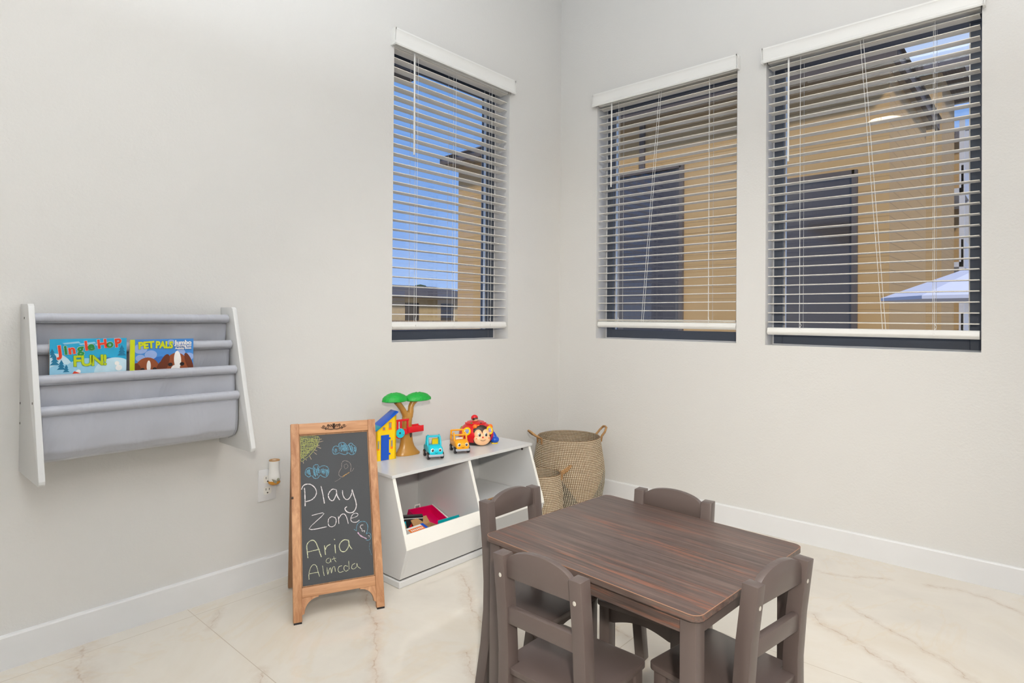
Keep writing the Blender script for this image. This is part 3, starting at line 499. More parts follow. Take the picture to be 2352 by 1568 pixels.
for (y, z) in rods: m.tube([(fx0, y - .0135, z - .013), (fx1, y - .0135, z - .013)], .0006, 5, M=T(2.36, 0, -.57))
m.build('seam_stitching', mat('grey_thread', (150, 154, 160), .8), fab)

def book(name, x0, w, h, label, rz=0):
    # standing in the sling: origin at lower left of the cover, cover faces -y; top of book at .966
    t = thing(name, label, 'book', (x0, -.1065, .966 - h), rz, 'activity books in the wall rack'); return t
PUV = [0]
def puv(m, pts, d, mm):      # each printed patch lies on its own level, so no two faces coincide
    PUV[0] += 1; m.prism(pts, -.0125 - d - PUV[0] * .000007, -.0120 + PUV[0] * .000003, 'xz', m=mm)
for k, c in dict(c_sky=(40, 168, 214), c_ice=(196, 226, 240), c_snow=(150, 205, 232), c_tree=(30, 120, 160), c_red=(224, 66, 40), c_grn=(40, 140, 70), c_lime=(190, 208, 30), c_out=(40, 60, 50),
                 c_blue=(70, 140, 214), c_lil=(150, 176, 226), c_dog=(150, 78, 44), c_dog2=(110, 52, 30), c_wht=(244, 242, 240), c_eye=(34, 26, 30), c_yel=(206, 216, 20), c_mid=(50, 110, 190)).items():
    MT[k] = mat('print_' + k, c, .3, var=.12, vscale=40)
w, h = .196, .262; zb = h - .104     # zb: lowest level seen over the rod
bk = book('coloring_book', -2.602, w, h, 'Jingle Hop FUN! activity book with snowy blue cover, left in the wall rack')
m = MB(); m.box(0.001, w - .001, -.0115, 0, 0, h - .001, 0); m.build('pages', 'page', bk, 0)
m = MB(); m.box(0, w, -.0122, -.0112, 0, h, .0002, 1); m.build('cover', 'c_sky', bk, 0)
m = MB()
def hill(cx, z, rx, rz, d, mm): puv(m, [(max(.0006, min(w - .0006, cx + rx * cos(a))), z + rz * sin(a)) for a in [PI * k / 20 for k in range(21)]], d, mm)
hill(.01, zb, .05, .062, .0003, 'c_ice'); hill(.13, zb + .01, .07, .036, .0002, 'c_mid'); hill(.09, zb, .06, .045, .0003, 'c_snow'); hill(.165, zb, .055, .044, .0004, 'c_ice'); hill(.03, zb, .04, .030, .0005, 'c_snow'); hill(.2, zb, .03, .03, .0006, 'c_ice')
for (cx, cz, sc) in ((.012, zb + .028, 1), (.028, zb + .014, .9), (.183, zb + .050, 1), (.006, zb + .05, .8), (.04, zb + .006, .7)):
    for j in range(3): puv(m, [(max(.0005, cx - .012 * sc * (1 - j * .22)), cz + j * .009 * sc), (min(w - .0005, cx + .012 * sc * (1 - j * .22)), cz + j * .009 * sc), (cx, cz + (j * .009 + .014) * sc)], .0007 + j * .0001, 'c_tree')
for k in range(3): puv(m, [(.03 + k * .04, h - .012 - k * .003), (.07 + k * .04, h - .008 - k * .002), (.075 + k * .04, h - .013 - k * .002), (.035 + k * .04, h - .016 - k * .003)], .0002, 'c_snow')
for (cx, cz, r) in ((.175, zb + .012, .009), (.17, zb + .026, .0065), (.07, zb + .006, .006)): puv(m, [(cx + r * cos(q * PI / 8), cz + r * sin(q * PI / 8)) for q in range(16)], .0009, 'c_wht')
puv(m, [(.052, zb - .004), (.085, zb - .004), (.06, zb + .008)], .0009, 'c_red')
m.build('cover_picture', 'c_sky', bk, 0)
m = MB()
def tx(s, size, x, z, mm, off=.0016, rot=0, d=.0012, fw_=None, mo='c_wht'):
    MM = T(x, -.0124 - d, z) @ Ry(-rot) @ Rx(PI / 2)
    m.text(s, size, .0003, off + .0007, T(0, .0003, 0) @ MM, mo, font_w=fw_ and fw_ * 1.03); m.text(s, size, .0004, off, T(0, -.0002, 0) @ MM, mm, font_w=fw_)
for ch, x, z, mm, sz in (('J', .024, h - .036, 'c_red', .042), ('i', .038, h - .034, 'c_grn', .036), ('n', .053, h - .033, 'c_red', .036), ('g', .074, h - .031, 'c_grn', .036), ('l', .089, h - .023, 'c_red', .038), ('e', .101, h - .024, 'c_grn', .036),
                         ('H', .130, h - .018, 'c_red', .036), ('o', .150, h - .018, 'c_grn', .033), ('P', .172, h - .016, 'c_red', .035)): tx(ch, sz, x, z, mm, rot=.12)
for ch, x in (('F', .066), ('U', .091), ('N', .118), ('!', .138)): tx(ch, .044, x, h - .068, 'c_lime', rot=.03, d=.0016, off=.0012, mo='c_grn')
m.build('cover_title', 'c_red', bk, 0)
w, h = .190, .262
bk = book('coloring_book', -2.397, w, h, 'Pet Pals Jumbo coloring book with two brown puppies, right in the wall rack')
bk.location.z = .960 - h; zb = h - .102
m = MB(); m.box(0.001, w - .001, -.0115, 0, 0, h - .001, 0); m.build('pages', 'page', bk, 0)
m = MB(); m.box(0, w, -.0122, -.0112, 0, h, .0002, 1); m.build('cover', 'c_blue', bk, 0)
m = MB()
puv(m, [(0.0004, .001), (.014, .001), (.014, h - .0004), (.0004, h - .0004)], .0002, 'c_yel')
def disc(cx, cz, rx, rz, d, mm, rot=0, n=24, x1=w - .0006):
    pts = []
    for q in range(n):
        a = 2 * PI * q / n; u, v = rx * cos(a), rz * sin(a); pts.append((min(x1, max(.0145, cx + u * cos(rot) - v * sin(rot))), cz + u * sin(rot) + v * cos(rot)))
    puv(m, pts, d, mm)
for cx, cz, r in ((.03, h - .03, .02), (.06, h - .05, .018), (.12, h - .012, .012), (.17, h - .02, .014), (.175, h - .06, .016), (.03, h - .06, .014), (.15, h - .045, .014)): disc(cx, cz, r, r * .8, .0002, 'c_lil')
disc(.088, zb + .030, .022, .016, .0003, 'c_mid')
disc(.050, zb + .004, .036, .040, .0004, 'c_dog'); disc(.022, zb + .0, .012, .028, .0005, 'c_dog2', .2); disc(.086, zb + .0, .011, .03, .0005, 'c_dog2', -.2)
disc(.054, zb + .016, .006, .018, .0006, 'c_wht'); disc(.036, zb + .006, .006, .005, .0007, 'c_eye'); disc(.071, zb + .006, .006, .005, .0007, 'c_eye')
disc(.137, zb + .010, .036, .046, .0005, 'c_dog'); disc(.099, zb + .020, .013, .034, .0006, 'c_dog2', -.35); disc(.176, zb + .022, .010, .034, .0006, 'c_dog2', .35)
disc(.140, zb + .032, .011, .030, .0007, 'c_wht', .05); disc(.134, zb + .002, .014, .014, .0007, 'c_wht'); disc(.118, zb + .018, .007, .006, .0008, 'c_eye'); disc(.154, zb + .018, .007, .006, .0008, 'c_eye')
m.build('cover_picture', 'c_blue', bk, 0)
m = MB()
tx('PET', .030, .046, h - .0195, 'c_yel', d=.0012, off=.0016, rot=.06, fw_=.046, mo='c_mid'); tx('PALS', .030, .099, h - .0200, 'c_yel', off=.0016, rot=-.04, fw_=.052, mo='c_mid')
tx('Jumbo', .020, .157, h - .0130, 'c_wht', off=.0008, fw_=.054, mo='c_mid'); tx('Coloring and', .0085, .157, h - .0235, 'c_wht', off=.0004, fw_=.050, mo='c_mid'); tx('Activity Book', .0085, .157, h - .0315, 'c_wht', off=.0004, fw_=.052, mo='c_mid')
m.build('cover_title', 'c_wht', bk, 0)

# ------------------------------------------------------------------ outlet and night light
ot = thing('wall_outlet', 'white wall outlet plate between the book rack and the chalkboard', 'outlet', (-1.885, -.0005, .379))
m = MB(); m.box(-.036, .036, -.005, 0, -.061, .061, .002, 2); m.build('cover_plate', 'trim', ot)
for z in (-.022, .022):
    m = MB(); m.prism([(.017 * max(-.8, min(.8, cos(a))) * 1.15, z + .0175 * max(-.82, min(.82, sin(a)))) for a in [2 * PI * k / 24 for k in range(24)]], -.0068, -.004, 'xz')
    r = m.build('receptacle', 'lamedge', ot)
    m = MB(); m.box(-.0075, -.0055, -.0072, -.006, z + .001, z + .010); m.box(.0055, .0075, -.0072, -.006, z + .001, z + .009); m.cyl((0, -.0072, z - .008), (0, -.006, z - .008), .0028, seg=12); m.build('slots', 'black', r, 0)
nl = thing('night_light', 'white bottle-shaped plug-in with amber base in the outlet', 'plug-in night light', (-1.872, -.034, .385))
m = MB(); m.lathe([(.001, .0), (.012, .002), (.0195, .012), (.0235, .022), (.0235, .030), (.0215, .040), (.0195, .052), (.0195, .085), (.0205, .088), (.0205, .091), (.014, .092)], 28); m.build('body', 'pvc', nl)
m = MB(); m.lathe([(.0205, .0905), (.0195, .094), (.011, .0945), (.010, .090)], 28); m.build('top_rim', 'card', nl)
m = MB(); m.ell((0, 0, .008), (.0225, .0225, .012)); m.build('amber_lens', 'amber', nl)
m = MB(); m.prism([(-.02, .026), (-.012, .012), (-.004, .006), (-.001, .016)], -.0245, -.018, 'xz'); m.build('grey_window', 'grille', nl)
m = MB(); m.ell((.004, -.023, .021), (.0055, .003, .006)); m.build('sensor', 'grille', nl)
m = MB(); m.box(-.010, .010, .012, .027, .004, .034, .003); m.build('plug', 'pvc', nl)
# ------------------------------------------------------------------ chalkboard easel
ea = thing('chalkboard_easel', 'wooden A-frame chalkboard sign with Play Zone chalk lettering', 'chalkboard', (-1.9836, -.3935, 0), -.4192)
lean = math.atan2(.2011, .6424); EL = .6731; EW = .3081
MF = Rx(-lean)            # local: x along the width, z up the face, y to the back
st = .0285
for x0 in (0, EW - st):
    m = MB(); m.box(x0, x0 + st, 0, .021, .006, EL, .002, 2, M=MF); o = m.build('stile', 'easel', ea)
    m = MB(); m.box(x0 + .001, x0 + st - .001, .001, .02, .0, .0075, .0005, 1, M=MF); m.build('foot_pad', 'black', o)
m = MB(); m.box(st, EW - st, .0006, .0205, .632, EL - .001, .002, 2, M=MF); tr = m.build('top_rail', 'easelh', ea)
m = MB(); m.box(st, EW - st, .0006, .0205, .080, .112, .002, 2, M=MF); m.build('bottom_rail', 'easelh', ea)
m = MB()
for (x0, x1, z0, z1) in ((st, EW - st, .627, .632), (st, EW - st, .112, .116), (st, st + .004, .112, .632), (EW - st - .004, EW - st, .112, .632)): m.box(x0, x1, .004, .02, z0, z1, .001, 1, M=MF)
m.build('inner_molding', 'easelb', ea)
def bracket(s, x0):
    pts = [(0, .080), (.055, .080), (.055, .076)] + [(.055 - .047 * sin(a), .030 + .046 * cos(a)) for a in [PI / 2 * k / 10 for k in range(11)]] + [(.0, .026)]
    pts = [(x0 + s * u, v) for u, v in pts]
    m = MB(); m.prism(pts, .003, .019, 'xz', M=MF); m.build('corner_bracket', 'easel', ea, 25)
bracket(1, st); bracket(-1, EW - st)
m = MB(); m.box(st, EW - st, .006, .012, .112, .632, M=MF); bd = m.build('chalkboard_panel', 'board', ea, 0)
# chalk marks
groups = {}
for c, w_, pts in CHALK: groups.setdefault(c, []).append((w_, pts))
def smooth_pts(p):
    if len(p) < 3: return p
    q = []
    for i in range(len(p) - 1):
        p0 = p[max(0, i - 1)]; p1 = p[i]; p2 = p[i + 1]; p3 = p[min(len(p) - 1, i + 2)]
        for k in range(4):
            t = k / 4
            q.append([.5 * ((2 * b) + (-a + c_) * t + (2 * a - 5 * b + 4 * c_ - d_) * t * t + (-a + 3 * b - 3 * c_ + d_) * t ** 3) for a, b, c_, d_ in zip(p0, p1, p2, p3)])
    return q + [p[-1]]
for c, lst in groups.items():
    m = MB()
    for w_, pts in lst:
        P = smooth_pts(pts); L, R = [], []
        for i, (u, v) in enumerate(P):
            a = P[max(0, i - 1)]; b = P[min(len(P) - 1, i + 1)]; dx, dy = b[0] - a[0], b[1] - a[1]; l = math.hypot(dx, dy) or 1
            hw = .00092 * w_ * (.75 + .5 * random.random())
            nx, ny = -dy / l * hw, dx / l * hw
            L.append((u + nx, v + ny)); R.append((u - nx, v - ny))
        m.loft([[(a_[0], .0056, a_[1]), (b_[0], .0056, b_[1]), (b_[0], .0060, b_[1]), (a_[0], .0060, a_[1])] for a_, b_ in zip(L, R)], MF)
    m.build('chalk_drawing', 'chalk_' + c, bd, 0)
# iron scroll on the top rail
m = MB(); cx, cz = EW / 2 - .001, .653
def spiral(x, z, r, a0, turns, s=1, n=14): return [(x + s * r * (1 - .75 * k / n) * cos(a0 + turns * 2 * PI * k / n), -.0008, z + r * (1 - .75 * k / n) * sin(a0 + turns * 2 * PI * k / n)) for k in range(n + 1)]
for s in (-1, 1):
    for (x, z, r, a0, t_) in ((.012, .004, .006, PI, -1), (.026, -.001, .007, PI * .6, 1), (.038, .003, .005, PI * 1.2, -1.1), (.020, .007, .004, 0, 1.1), (.030, -.006, .0035, 1, 1)): m.tube(spiral(cx + s * x, cz + z, r, a0, t_, s), [.0011] * 15, 6, M=MF)
    m.tube([(cx + s * u, -.0008, cz + v) for u, v in ((0, -.007), (.01, -.009), (.02, -.007), (.03, -.004), (.042, -.002), (.047, .002))], [.0014, .0013, .0013, .0012, .001, .0006], 6, M=MF)
for a in (-.8, -.3, 0, .3, .8): m.tube([(cx, -.0008, cz - .006), (cx + .012 * sin(a), -.0008, cz - .006 + .019 * cos(a))], [.0013, .0016], 6, M=MF)
m.build('iron_scroll', 'iron', tr)
# rear leg frame
bl = math.atan2(.2011 - .30, .64)
ya, za = .222, .59
MBk = T(0, ya, za)
ang = math.atan2(.30 - ya, za)
for x0 in (.004, EW - .026):
    m = MB(); m.box(x0, x0 + .022, -.009, .009, -za / cos(ang) + .006, .0, .002, 2, M=MBk @ Rx(ang)); m.build('rear_leg', 'easelb', ea)
m = MB(); m.box(.026, EW - .026, -.007, .007, -.48, -.45, .002, 2, M=MBk @ Rx(ang)); m.build('rear_rail', 'easelb', ea)
m = MB(); m.cyl((-.004, .10, .40), (.004, .10, .40), .004, seg=10); m.build('hinge_knob', 'iron', ea)

# ------------------------------------------------------------------ storage bench with two bins
sb = thing('toy_storage_unit', 'white low toy storage unit with two open angled bins', 'toy storage', (-1.155, -.25, 0))
MS = T(1.155, .25, 0)
sx0, sx1 = -1.572, -.738
prof = [(-.036, .032), (-.433, .032), (-.474, .152), (-.456, .208), (-.384, .411), (-.036, .411)]
for nm, x in (('side_panel', sx0), ('divider', -1.163), ('side_panel', sx1 - .015)):
    m = MB(); m.prism(prof, x, x + .015, 'yz', bev=.0008, M=MS); o = m.build(nm, 'lam', sb, 20)
    m = MB(); e = [(-.3845, .410), (-.4565, .208), (-.4530, .208), (-.381, .410)]; m.prism(e, x + .0003, x + .0147, 'yz', M=MS); m.build('front_edge_band', 'lamedge', o, 0)
m = MB(); m.prism([(sx0 - .006, -.035), (sx0 - .006, -.390), (sx1 + .006, -.390), (sx1 + .006, -.035)], .411, .4235, 'xy', bev=.0012, M=MS); m.build('top_panel', 'lam', sb, 20)
m = MB(); m.box(sx0 + .015, sx1 - .015, -.045, -.040, .06, .411, M=MS); m.build('back_panel', 'lam', sb, 0)
m = MB(); m.box(sx0 + .015, sx1 - .015, -.43, -.045, .045, .057, M=MS); m.build('bin_floor', 'lam', sb, 0)
for x0, x1 in ((sx0 + .0005, -1.1560), (-1.1550, sx1 - .0005)):
    m = MB(); m.prism([(-.4765, .154), (-.4590, .2085), (-.4460, .2045), (-.4630, .150)], x0, x1, 'yz', bev=.002, M=MS); m.build('bin_lip', 'lamedge', sb, 20)
m = MB(); m.prism([(-.4735, .153), (-.4335, .033), (-.422, .037), (-.461, .153)], sx0 + .0003, sx1 - .0003, 'yz', M=MS); m.build('front_panel', 'lam', sb, 20)
m = MB(); m.prism([(sx0 - .004, -.06), (sx0 - .004, -.437), (sx1 + .004, -.437), (sx1 + .004, -.06)], 0, .0265, 'xy', bev=.004, M=MS); m.build('plinth', 'lam', sb, 20)
m = MB(); m.box(sx0 + .006, sx1 - .006, -.428, -.07, .0265, .033, M=MS); m.build('shadow_gap', 'gap', sb, 0)
m = MB(); m.cyl((sx1 - .017, -.345, .392), (sx1 - .0148, -.345, .392), .006, seg=16, M=MS); m.build('cam_hole_cap', 'gap', sb)

# things in the bins
def loosebox(name, label, cat, dims, loc, eul, mk, extra=None):
    t = thing(name, label, cat, loc); t.rotation_euler = eul
    return t
tray = thing('plastic_tray', 'pink plastic tray with white rim leaning in the left bin', 'tray', (-1.243, -.228, .152)); tray.rotation_euler = (math.radians(17), math.radians(3), math.radians(-3))
m = MB(); m.box(-.067, .067, -.078, .078, -.034, -.031, .001, 1)
for (x0, x1, y0, y1) in ((-.067, .067, -.078, -.074), (-.067, .067, .074, .078), (-.067, -.063, -.078, .078), (.063, .067, -.078, .078)): m.box(x0, x1, y0, y1, -.034, .002, .0012, 1)
m.build('body', 'pink', tray)
m = MB(); m.box(.066, .0725, -.080, .080, -.003, .004, .0015); m.build('white_rim', 'white', tray)
m = MB(); m.tube([(-.03, .078, 0), (-.03, .082, .012), (-.005, .082, .014), (-.002, .078, 0)], .003, 8); m.build('clip', 'white', tray)
bb = thing('game_box', 'black printed box standing behind the cardboard box in the left bin', 'box', (-1.395, -.262, .128), math.radians(-36)); bb.rotation_euler.x = math.radians(-6)
m = MB(); m.box(-.062, .062, -.018, .018, -.069, .069, .001, 1); m.build('box_body', 'black', bb, 0)
m = MB()
for k, c in enumerate(('red', 'cyan', 'red', 'cyan')): m.prism([(-.05 + k * .025, .02 + .02 * (k % 2)), (-.035 + k * .025, .04 + .01 * (k % 2)), (-.03 + k * .025, .015)], -.0186, -.018, 'xz', m=c)
m.box(-.062, .062, -.0185, -.018, .058, .0605, m='white'); m.build('box_print', None, bb, 0)
tb = thing('plastic_bin', 'teal plastic bin in front of the pink tray in the left bin', 'bin', (-1.238, -.372, .058), math.radians(-4))
m = MB()
for (x0, x1, y0, y1, z0, z1) in ((-.058, .058, -.032, .032, 0, .004), (-.058, .058, -.032, -.029, 0, .100), (-.058, .058, .029, .032, 0, .112), (-.058, -.055, -.032, .032, 0, .105), (.055, .058, -.032, .032, 0, .105)): m.box(x0, x1, y0, y1, z0, z1, .001, 1)
m.build('bin_body', 'teal2', tb)
cb = thing('cardboard_box', 'brown cardboard box with open flaps at the front of the left bin', 'box', (-1.425, -.366, .058), math.radians(1))
m = MB()
for (x0, x1, y0, y1, z0, z1) in ((-.11, .11, -.05, .05, 0, .003), (-.11, .11, -.05, -.047, 0, .105), (-.11, .11, .047, .05, 0, .105), (-.11, -.107, -.05, .05, 0, .105), (.107, .11, -.05, .05, 0, .105)): m.box(x0, x1, y0, y1, z0, z1)
m.build('box_body', 'card', cb, 0)
m = MB(); m.box(-.11, -.02, 0, .03, -.0015, .0015, M=T(0, .048, .105) @ Rx(1.1)); m.build('flap', 'card', cb, 0)
m = MB(); m.box(.02, .105, 0, .035, -.0015, .0015, M=T(0, .048, .105) @ Rx(.8)); m.build('flap', 'card', cb, 0)
pb = thing('toy_package', 'white, orange and blue printed package lying in the cardboard box', 'box', (-1.432, -.385, .158)); pb.rotation_euler = (math.radians(20), .05, math.radians(8))
m = MB(); m.box(-.050, .050, -.040, .040, -.016, .016, .001, 1, m='white'); m.box(-.050, .042, .006, .028, .0158, .0166, m='mandarin'); m.box(.0495, .0506, -.04, .04, -.016, .016, m='blue'); m.box(.034, .0502, -.04, .04, .0158, .0168, m='blue')
for k in range(7): m.box(-.042 + k * .0105, -.036 + k * .0105, .012, .022, .0165, .0170, m='white')
for k in range(3): m.ell((-.03 + k * .022, -.018, .0165), (.008, .008, .001), m=('black', 'red', 'black')[k], seg=12)
m.build('package_body', None, pb, 0)
bg = thing('dark_toy_box', 'dark toy box under a pale board with tan edge in the right bin', 'toy box', (-.945, -.20, .0575))
bg.scale.z = 1.05
m = MB(); m.box(-.19, .185, -.125, .14, 0, .124, .002); m.build('box_body', 'gap', bg)
m = MB(); m.box(-.195, .188, -.135, .145, .124, .130); bl_ = m.build('board_lid', 'lam', bg, 0)
m = MB(); m.box(-.195, .188, -.1362, -.135, .1235, .1303); m.build('raw_edge', 'card', bl_, 0)

# ------------------------------------------------------------------ toys on the storage top (z .4235)
ZT = .4240
hs = thing('toy_house', 'yellow toy house front with blue door and sloping blue roof', 'toy house', (-1.436, -.163, ZT), math.atan2(-.015, .084))
# local x along the front (width .088), y to the back
HW = .046
m = MB()
def slab(x0, x1, z0, z1): m.box(x0, x1, 0, .006, z0, z1)
# front wall pieces around door and window openings
m.prism([(-HW, .0), (-.026, 0), (-.026, .108), (.012, .108), (.012, 0), (HW, 0), (HW, .190), (-HW, .132)], 0, .006, 'xz')
m.box(HW - .006, HW, 0, .055, 0, .190); m.box(-HW, -HW + .006, 0, .055, 0, .132)
m.build('front_wall', 'yellow', hs, 0)
for (x0, x1, z0, z1), (a0, a1, b0, b1) in (((-.041, -.033, .045, .085), (-.041, -.033, .052, .085)), ((.020, .030, .045, .082), (.021, .029, .055, .082)), ((-.018, -.006, .128, .142), (-.017, -.007, .131, .141)), ((.010, .024, .128, .160), (.011, .022, .136, .158))):
    m = MB(); m.box(x0, x1, -.0006, .0004, z0, z1); wo = m.build('window_opening', 'mandarin', hs, 0)
    m = MB(); m.box(a0, a1, -.0012, -.0004, b0, b1); m.build('window_pane', 'grille', wo, 0)
m = MB(); m.box(-.0255, .0115, -.003, .002, .001, .108, .001, 1); d_ = m.build('door', 'blue', hs)
for z in (.022, .088): m = MB(); m.box(.011, .018, -.0045, -.001, z, z + .008, .001, 1); m.build('hinge', 'blue', d_)
rl_ = math.atan2(.058, 2 * HW)
m = MB(); m.box(-.062, .066, -.008, .060, 0, .006, .0015, M=T(0, 0, .163) @ Ry(-rl_ - .05)); rf = m.build('roof', 'blue', hs)
m = MB(); m.box(-.060, -.034, -.0085, .0605, .001, .0066, .001, M=T(0, 0, .163) @ Ry(-rl_ - .05)); m.build('roof_tile', 'teal', rf)

tt = thing('toy_treehouse', 'brown toy tree with green leaf canopy and red slide deck', 'toy tree', (-1.302, -.140, ZT), -.15)
m = MB()
def trunk(pts):
    rings = []
    for x, y, z, rx, ry in pts: rings.append([(x + rx * cos(2 * PI * k / 20), y + ry * sin(2 * PI * k / 20), z) for k in range(20)])
    m.loft(rings)
trunk([(.0, 0, 0, .060, .034), (.0, 0, .006, .060, .034), (-.002, 0, .018, .048, .028), (-.004, 0, .036, .036, .023), (-.006, 0, .058, .030, .020), (-.006, 0, .10, .026, .018), (-.005, 0, .14, .023, .016), (-.003, 0, .168, .025, .016), (0, 0, .184, .021, .013), (0, 0, .191, .014, .009), (0, 0, .194, .006, .004)])
m.tube([(-.010, 0, .165), (-.018, 0, .186), (-.030, 0, .206), (-.046, 0, .226), (-.056, 0, .240)], [.015, .014, .0125, .013, .016], 14)
m.tube([(.008, 0, .165), (.013, 0, .19), (.014, 0, .210), (.022, 0, .226), (.034, 0, .240)], [.015, .0135, .0125, .013, .016], 14)
m.build('trunk', 'trunk', tt, 60)
m = MB(); m.ell((.0045, -.0185, .092), (.0055, .003, .016)); m.build('hollow', 'gap', tt)
def canopy(cx, rx, hz, seed):
    m = MB(); rings = []
    for j in range(11):
        a = PI / 2 * j / 10; r = cos(a) if j < 10 else .02; z = .240 + hz * sin(a)
        rings.append([(cx + rx * r * cos(t) * (1 + .05 * noise.noise((cos(t) * 3 + seed, sin(t) * 3, j * .6))), .043 * r * sin(t), z + .004 * noise.noise((r * cos(t) * 7 + seed, r * sin(t) * 7, 2))) for t in [2 * PI * k / 32 for k in range(32)]])
    m.loft([[(cx + (x - cx) * .8, y * .8, .236) for x, y, z in rings[0]]] + rings); return m.build('leaf_canopy', 'green', tt, 60)
canopy(-.066, .060, .036, 1); canopy(.050, .066, .033, 5)
bpy.data.objects['leaf_canopy'].location.z = .003
m = MB()
DX, DZ = -.038, .014
m.box(-.049 + DX, .020 + DX, -.034, .026, .083 + DZ, .092 + DZ, .001, 1)
for x in (-.048, -.036, -.019, .014): m.box(x + DX, x + .008 + DX, -.034, -.029, .09 + DZ, .150 + DZ, .001, 1)
m.box(-.049 + DX, .024 + DX, -.036, -.027, .142 + DZ, .151 + DZ, .0015); m.box(-.049 + DX, .02 + DX, -.033, -.029, .085 + DZ, .107 + DZ)
m.build('deck_railing', 'red', tt)
m = MB(); MS2 = T(-.022, 0, .110) @ Ry(-.02); m.box(0, .084, -.032, .012, -.003, .001, M=MS2); m.box(0, .084, -.034, -.030, -.010, .017, .001, M=MS2); m.box(0, .084, .010, .014, -.004, .017, .001, M=MS2); m.box(.081, .084, -.032, .012, -.003, .012, .001, M=MS2); m.build('slide', 'red', tt)
m = MB(); m.cyl((-.064, -.034, .105), (-.064, -.040, .105), .0225, seg=28); w_ = m.build('wheel_housing', 'red', tt)
m = MB(); m.cyl((-.062, -.040, .107), (-.062, -.045, .107), .0205, seg=28); w2 = m.build('steering_wheel', 'cyan', w_)
m = MB(); m.cyl((-.065, -.0450, .108), (-.065, -.0458, .108), .0045, seg=12)
for a in (PI / 2, PI * 7 / 6, PI * 11 / 6): m.cyl((-.062 + .015 * cos(a), -.045, .107 + .015 * sin(a)), (-.062 + .015 * cos(a), -.0457, .107 + .015 * sin(a)), .0014, seg=8)
m.build('hub_holes', 'gap', w2)

def eyes(m, xs, y, z, r=.0062, tilt=0):
    for x in xs:
        m.ell((x, y, z), (r, .0016, r * 1.15), m='white', seg=16); m.ell((x + (.0008 if x < 0 else -.0008), y - .0010, z - .0003), (r * .68, .0014, r * .8), m='black', seg=14); m.ell((x - .0012, y - .0022, z + .002), (r * .22, .0008, r * .25), m='white', seg=8)
def smile(m, x, y, z, w, mt='black', r=.0008): m.tube([(x + w * k / 4, y - .0002, z - .003 * (1 - (k / 4) ** 2) ) for k in range(-4, 5)], r, 6, m=mt)
def toycar(name, label, body, loc, rz, kind):
    t = thing(name, label, 'toy car', loc, rz, 'toy cars on the storage unit')
    # local: front faces -y, width x .06, length y .105
    m = MB(); m.box(-.029, .029, -.050, .052, .013, .024, .004, 3); m.box(-.031, .031, -.056, -.044, .012, .023, .004, 3); m.build('bumper_chassis', 'grey', t)
    m = MB()
    rings = []
    for y, w, z0, z1 in ((-.055, .024, .022, .028), (-.053, .028, .021, .040), (-.046, .030, .021, .049), (-.030, .031, .021, .055), (-.016, .031, .021, .058), (.0, .031, .021, .050), (.048, .031, .021, .050), (.053, .027, .022, .046)):
        c = (z0 + z1) / 2; hz = (z1 - z0) / 2; ring = []
        for k in range(24):
            a = 2 * PI * k / 24; ca, sa = cos(a), sin(a); e = .55
            ring.append((w * math.copysign(abs(ca) ** e, ca), y, c + hz * math.copysign(abs(sa) ** e, sa)))
        rings.append(ring)
    m.loft(rings)
    if kind == 'cab':
        for x in (-.027, .027): m.tube([(x, -.014, .050), (x, -.010, .070), (x * .93, -.004, .088)], [.0042, .004, .0038], 10); m.tube([(x, .02, .050), (x * .93, .014, .088)], .004, 10)
        m.box(-.028, .028, -.008, .018, .084, .090, .003, 3)
        for x in (-.024, .024): m.cyl((x, .0, .089), (x * .98, .0, .095), .0025, seg=10)
    else:
        for x in (-.027, .027): m.tube([(x, -.014, .050), (x, -.008, .070), (x * .95, .004, .082)], [.0042, .004, .0038], 10); m.tube([(x, .046, .048), (x * .96, .044, .088)], .0042, 10)
        for y, z in ((-.004, .073), (.044, .086)): m.tube([(-.027, y, z), (.027, y, z)], .0038, 10)
        for x in (-.026, .026): m.tube([(x, -.004, .073), (x, .020, .066), (x, .044, .070)], .003, 8)
    m.build('car_body', body, t, 50)
    if kind == 'cab':
        m = MB(); m.box(-.004, .022, .006, .016, .050, .076, .003, 3); m.build('seat', 'yellow', t)
        m = MB(); m.ell((-.014, .004, .064), (.008, .006, .010), seg=16); m.build('cab_interior', 'grey', t)
    else:
        m = MB(); m.box(-.016, .016, .004, .014, .048, .060, .003, 3); m.build('seat', 'white', t)
    for x in (-.0285, .0285):
        for y in (-.034, .034):
            m = MB(); s_ = 1 if x > 0 else -1; m.lathe([(.001, -.006), (.012, -.006), (.0145, -.0045), (.0145, .0045), (.012, .006), (.006, .0062), (.001, .004)], 24, M=T(x, y, .0150) @ Ry(s_ * PI / 2)); w_ = m.build('wheel', 'black', t, 40)
            m = MB(); m.lathe([(.001, .003), (.0062, .003), (.0062, .0068), (.001, .0074)], 16, M=T(x, y, .0150) @ Ry(s_ * PI / 2)); m.build('hubcap', 'grey', w_)
    m = MB(); eyes(m, (-.0165, .0165), -.0535, .040, .0068); smile(m, 0, -.0562, .031, .006); m.build('face_print', None, t, 60)
    t.scale = (1.05,) * 3
    return t
ca_ = math.atan2(-.029, .052)
toycar('toy_car', 'turquoise toy car with face and yellow seat', 'cyan', (-1.262, -.268, ZT), ca_ + .02, 'cab')
toycar('toy_car', 'orange toy open car with face, between turquoise car and ladybug', 'orange', (-1.106, -.270, ZT), ca_ + .02, 'bus')

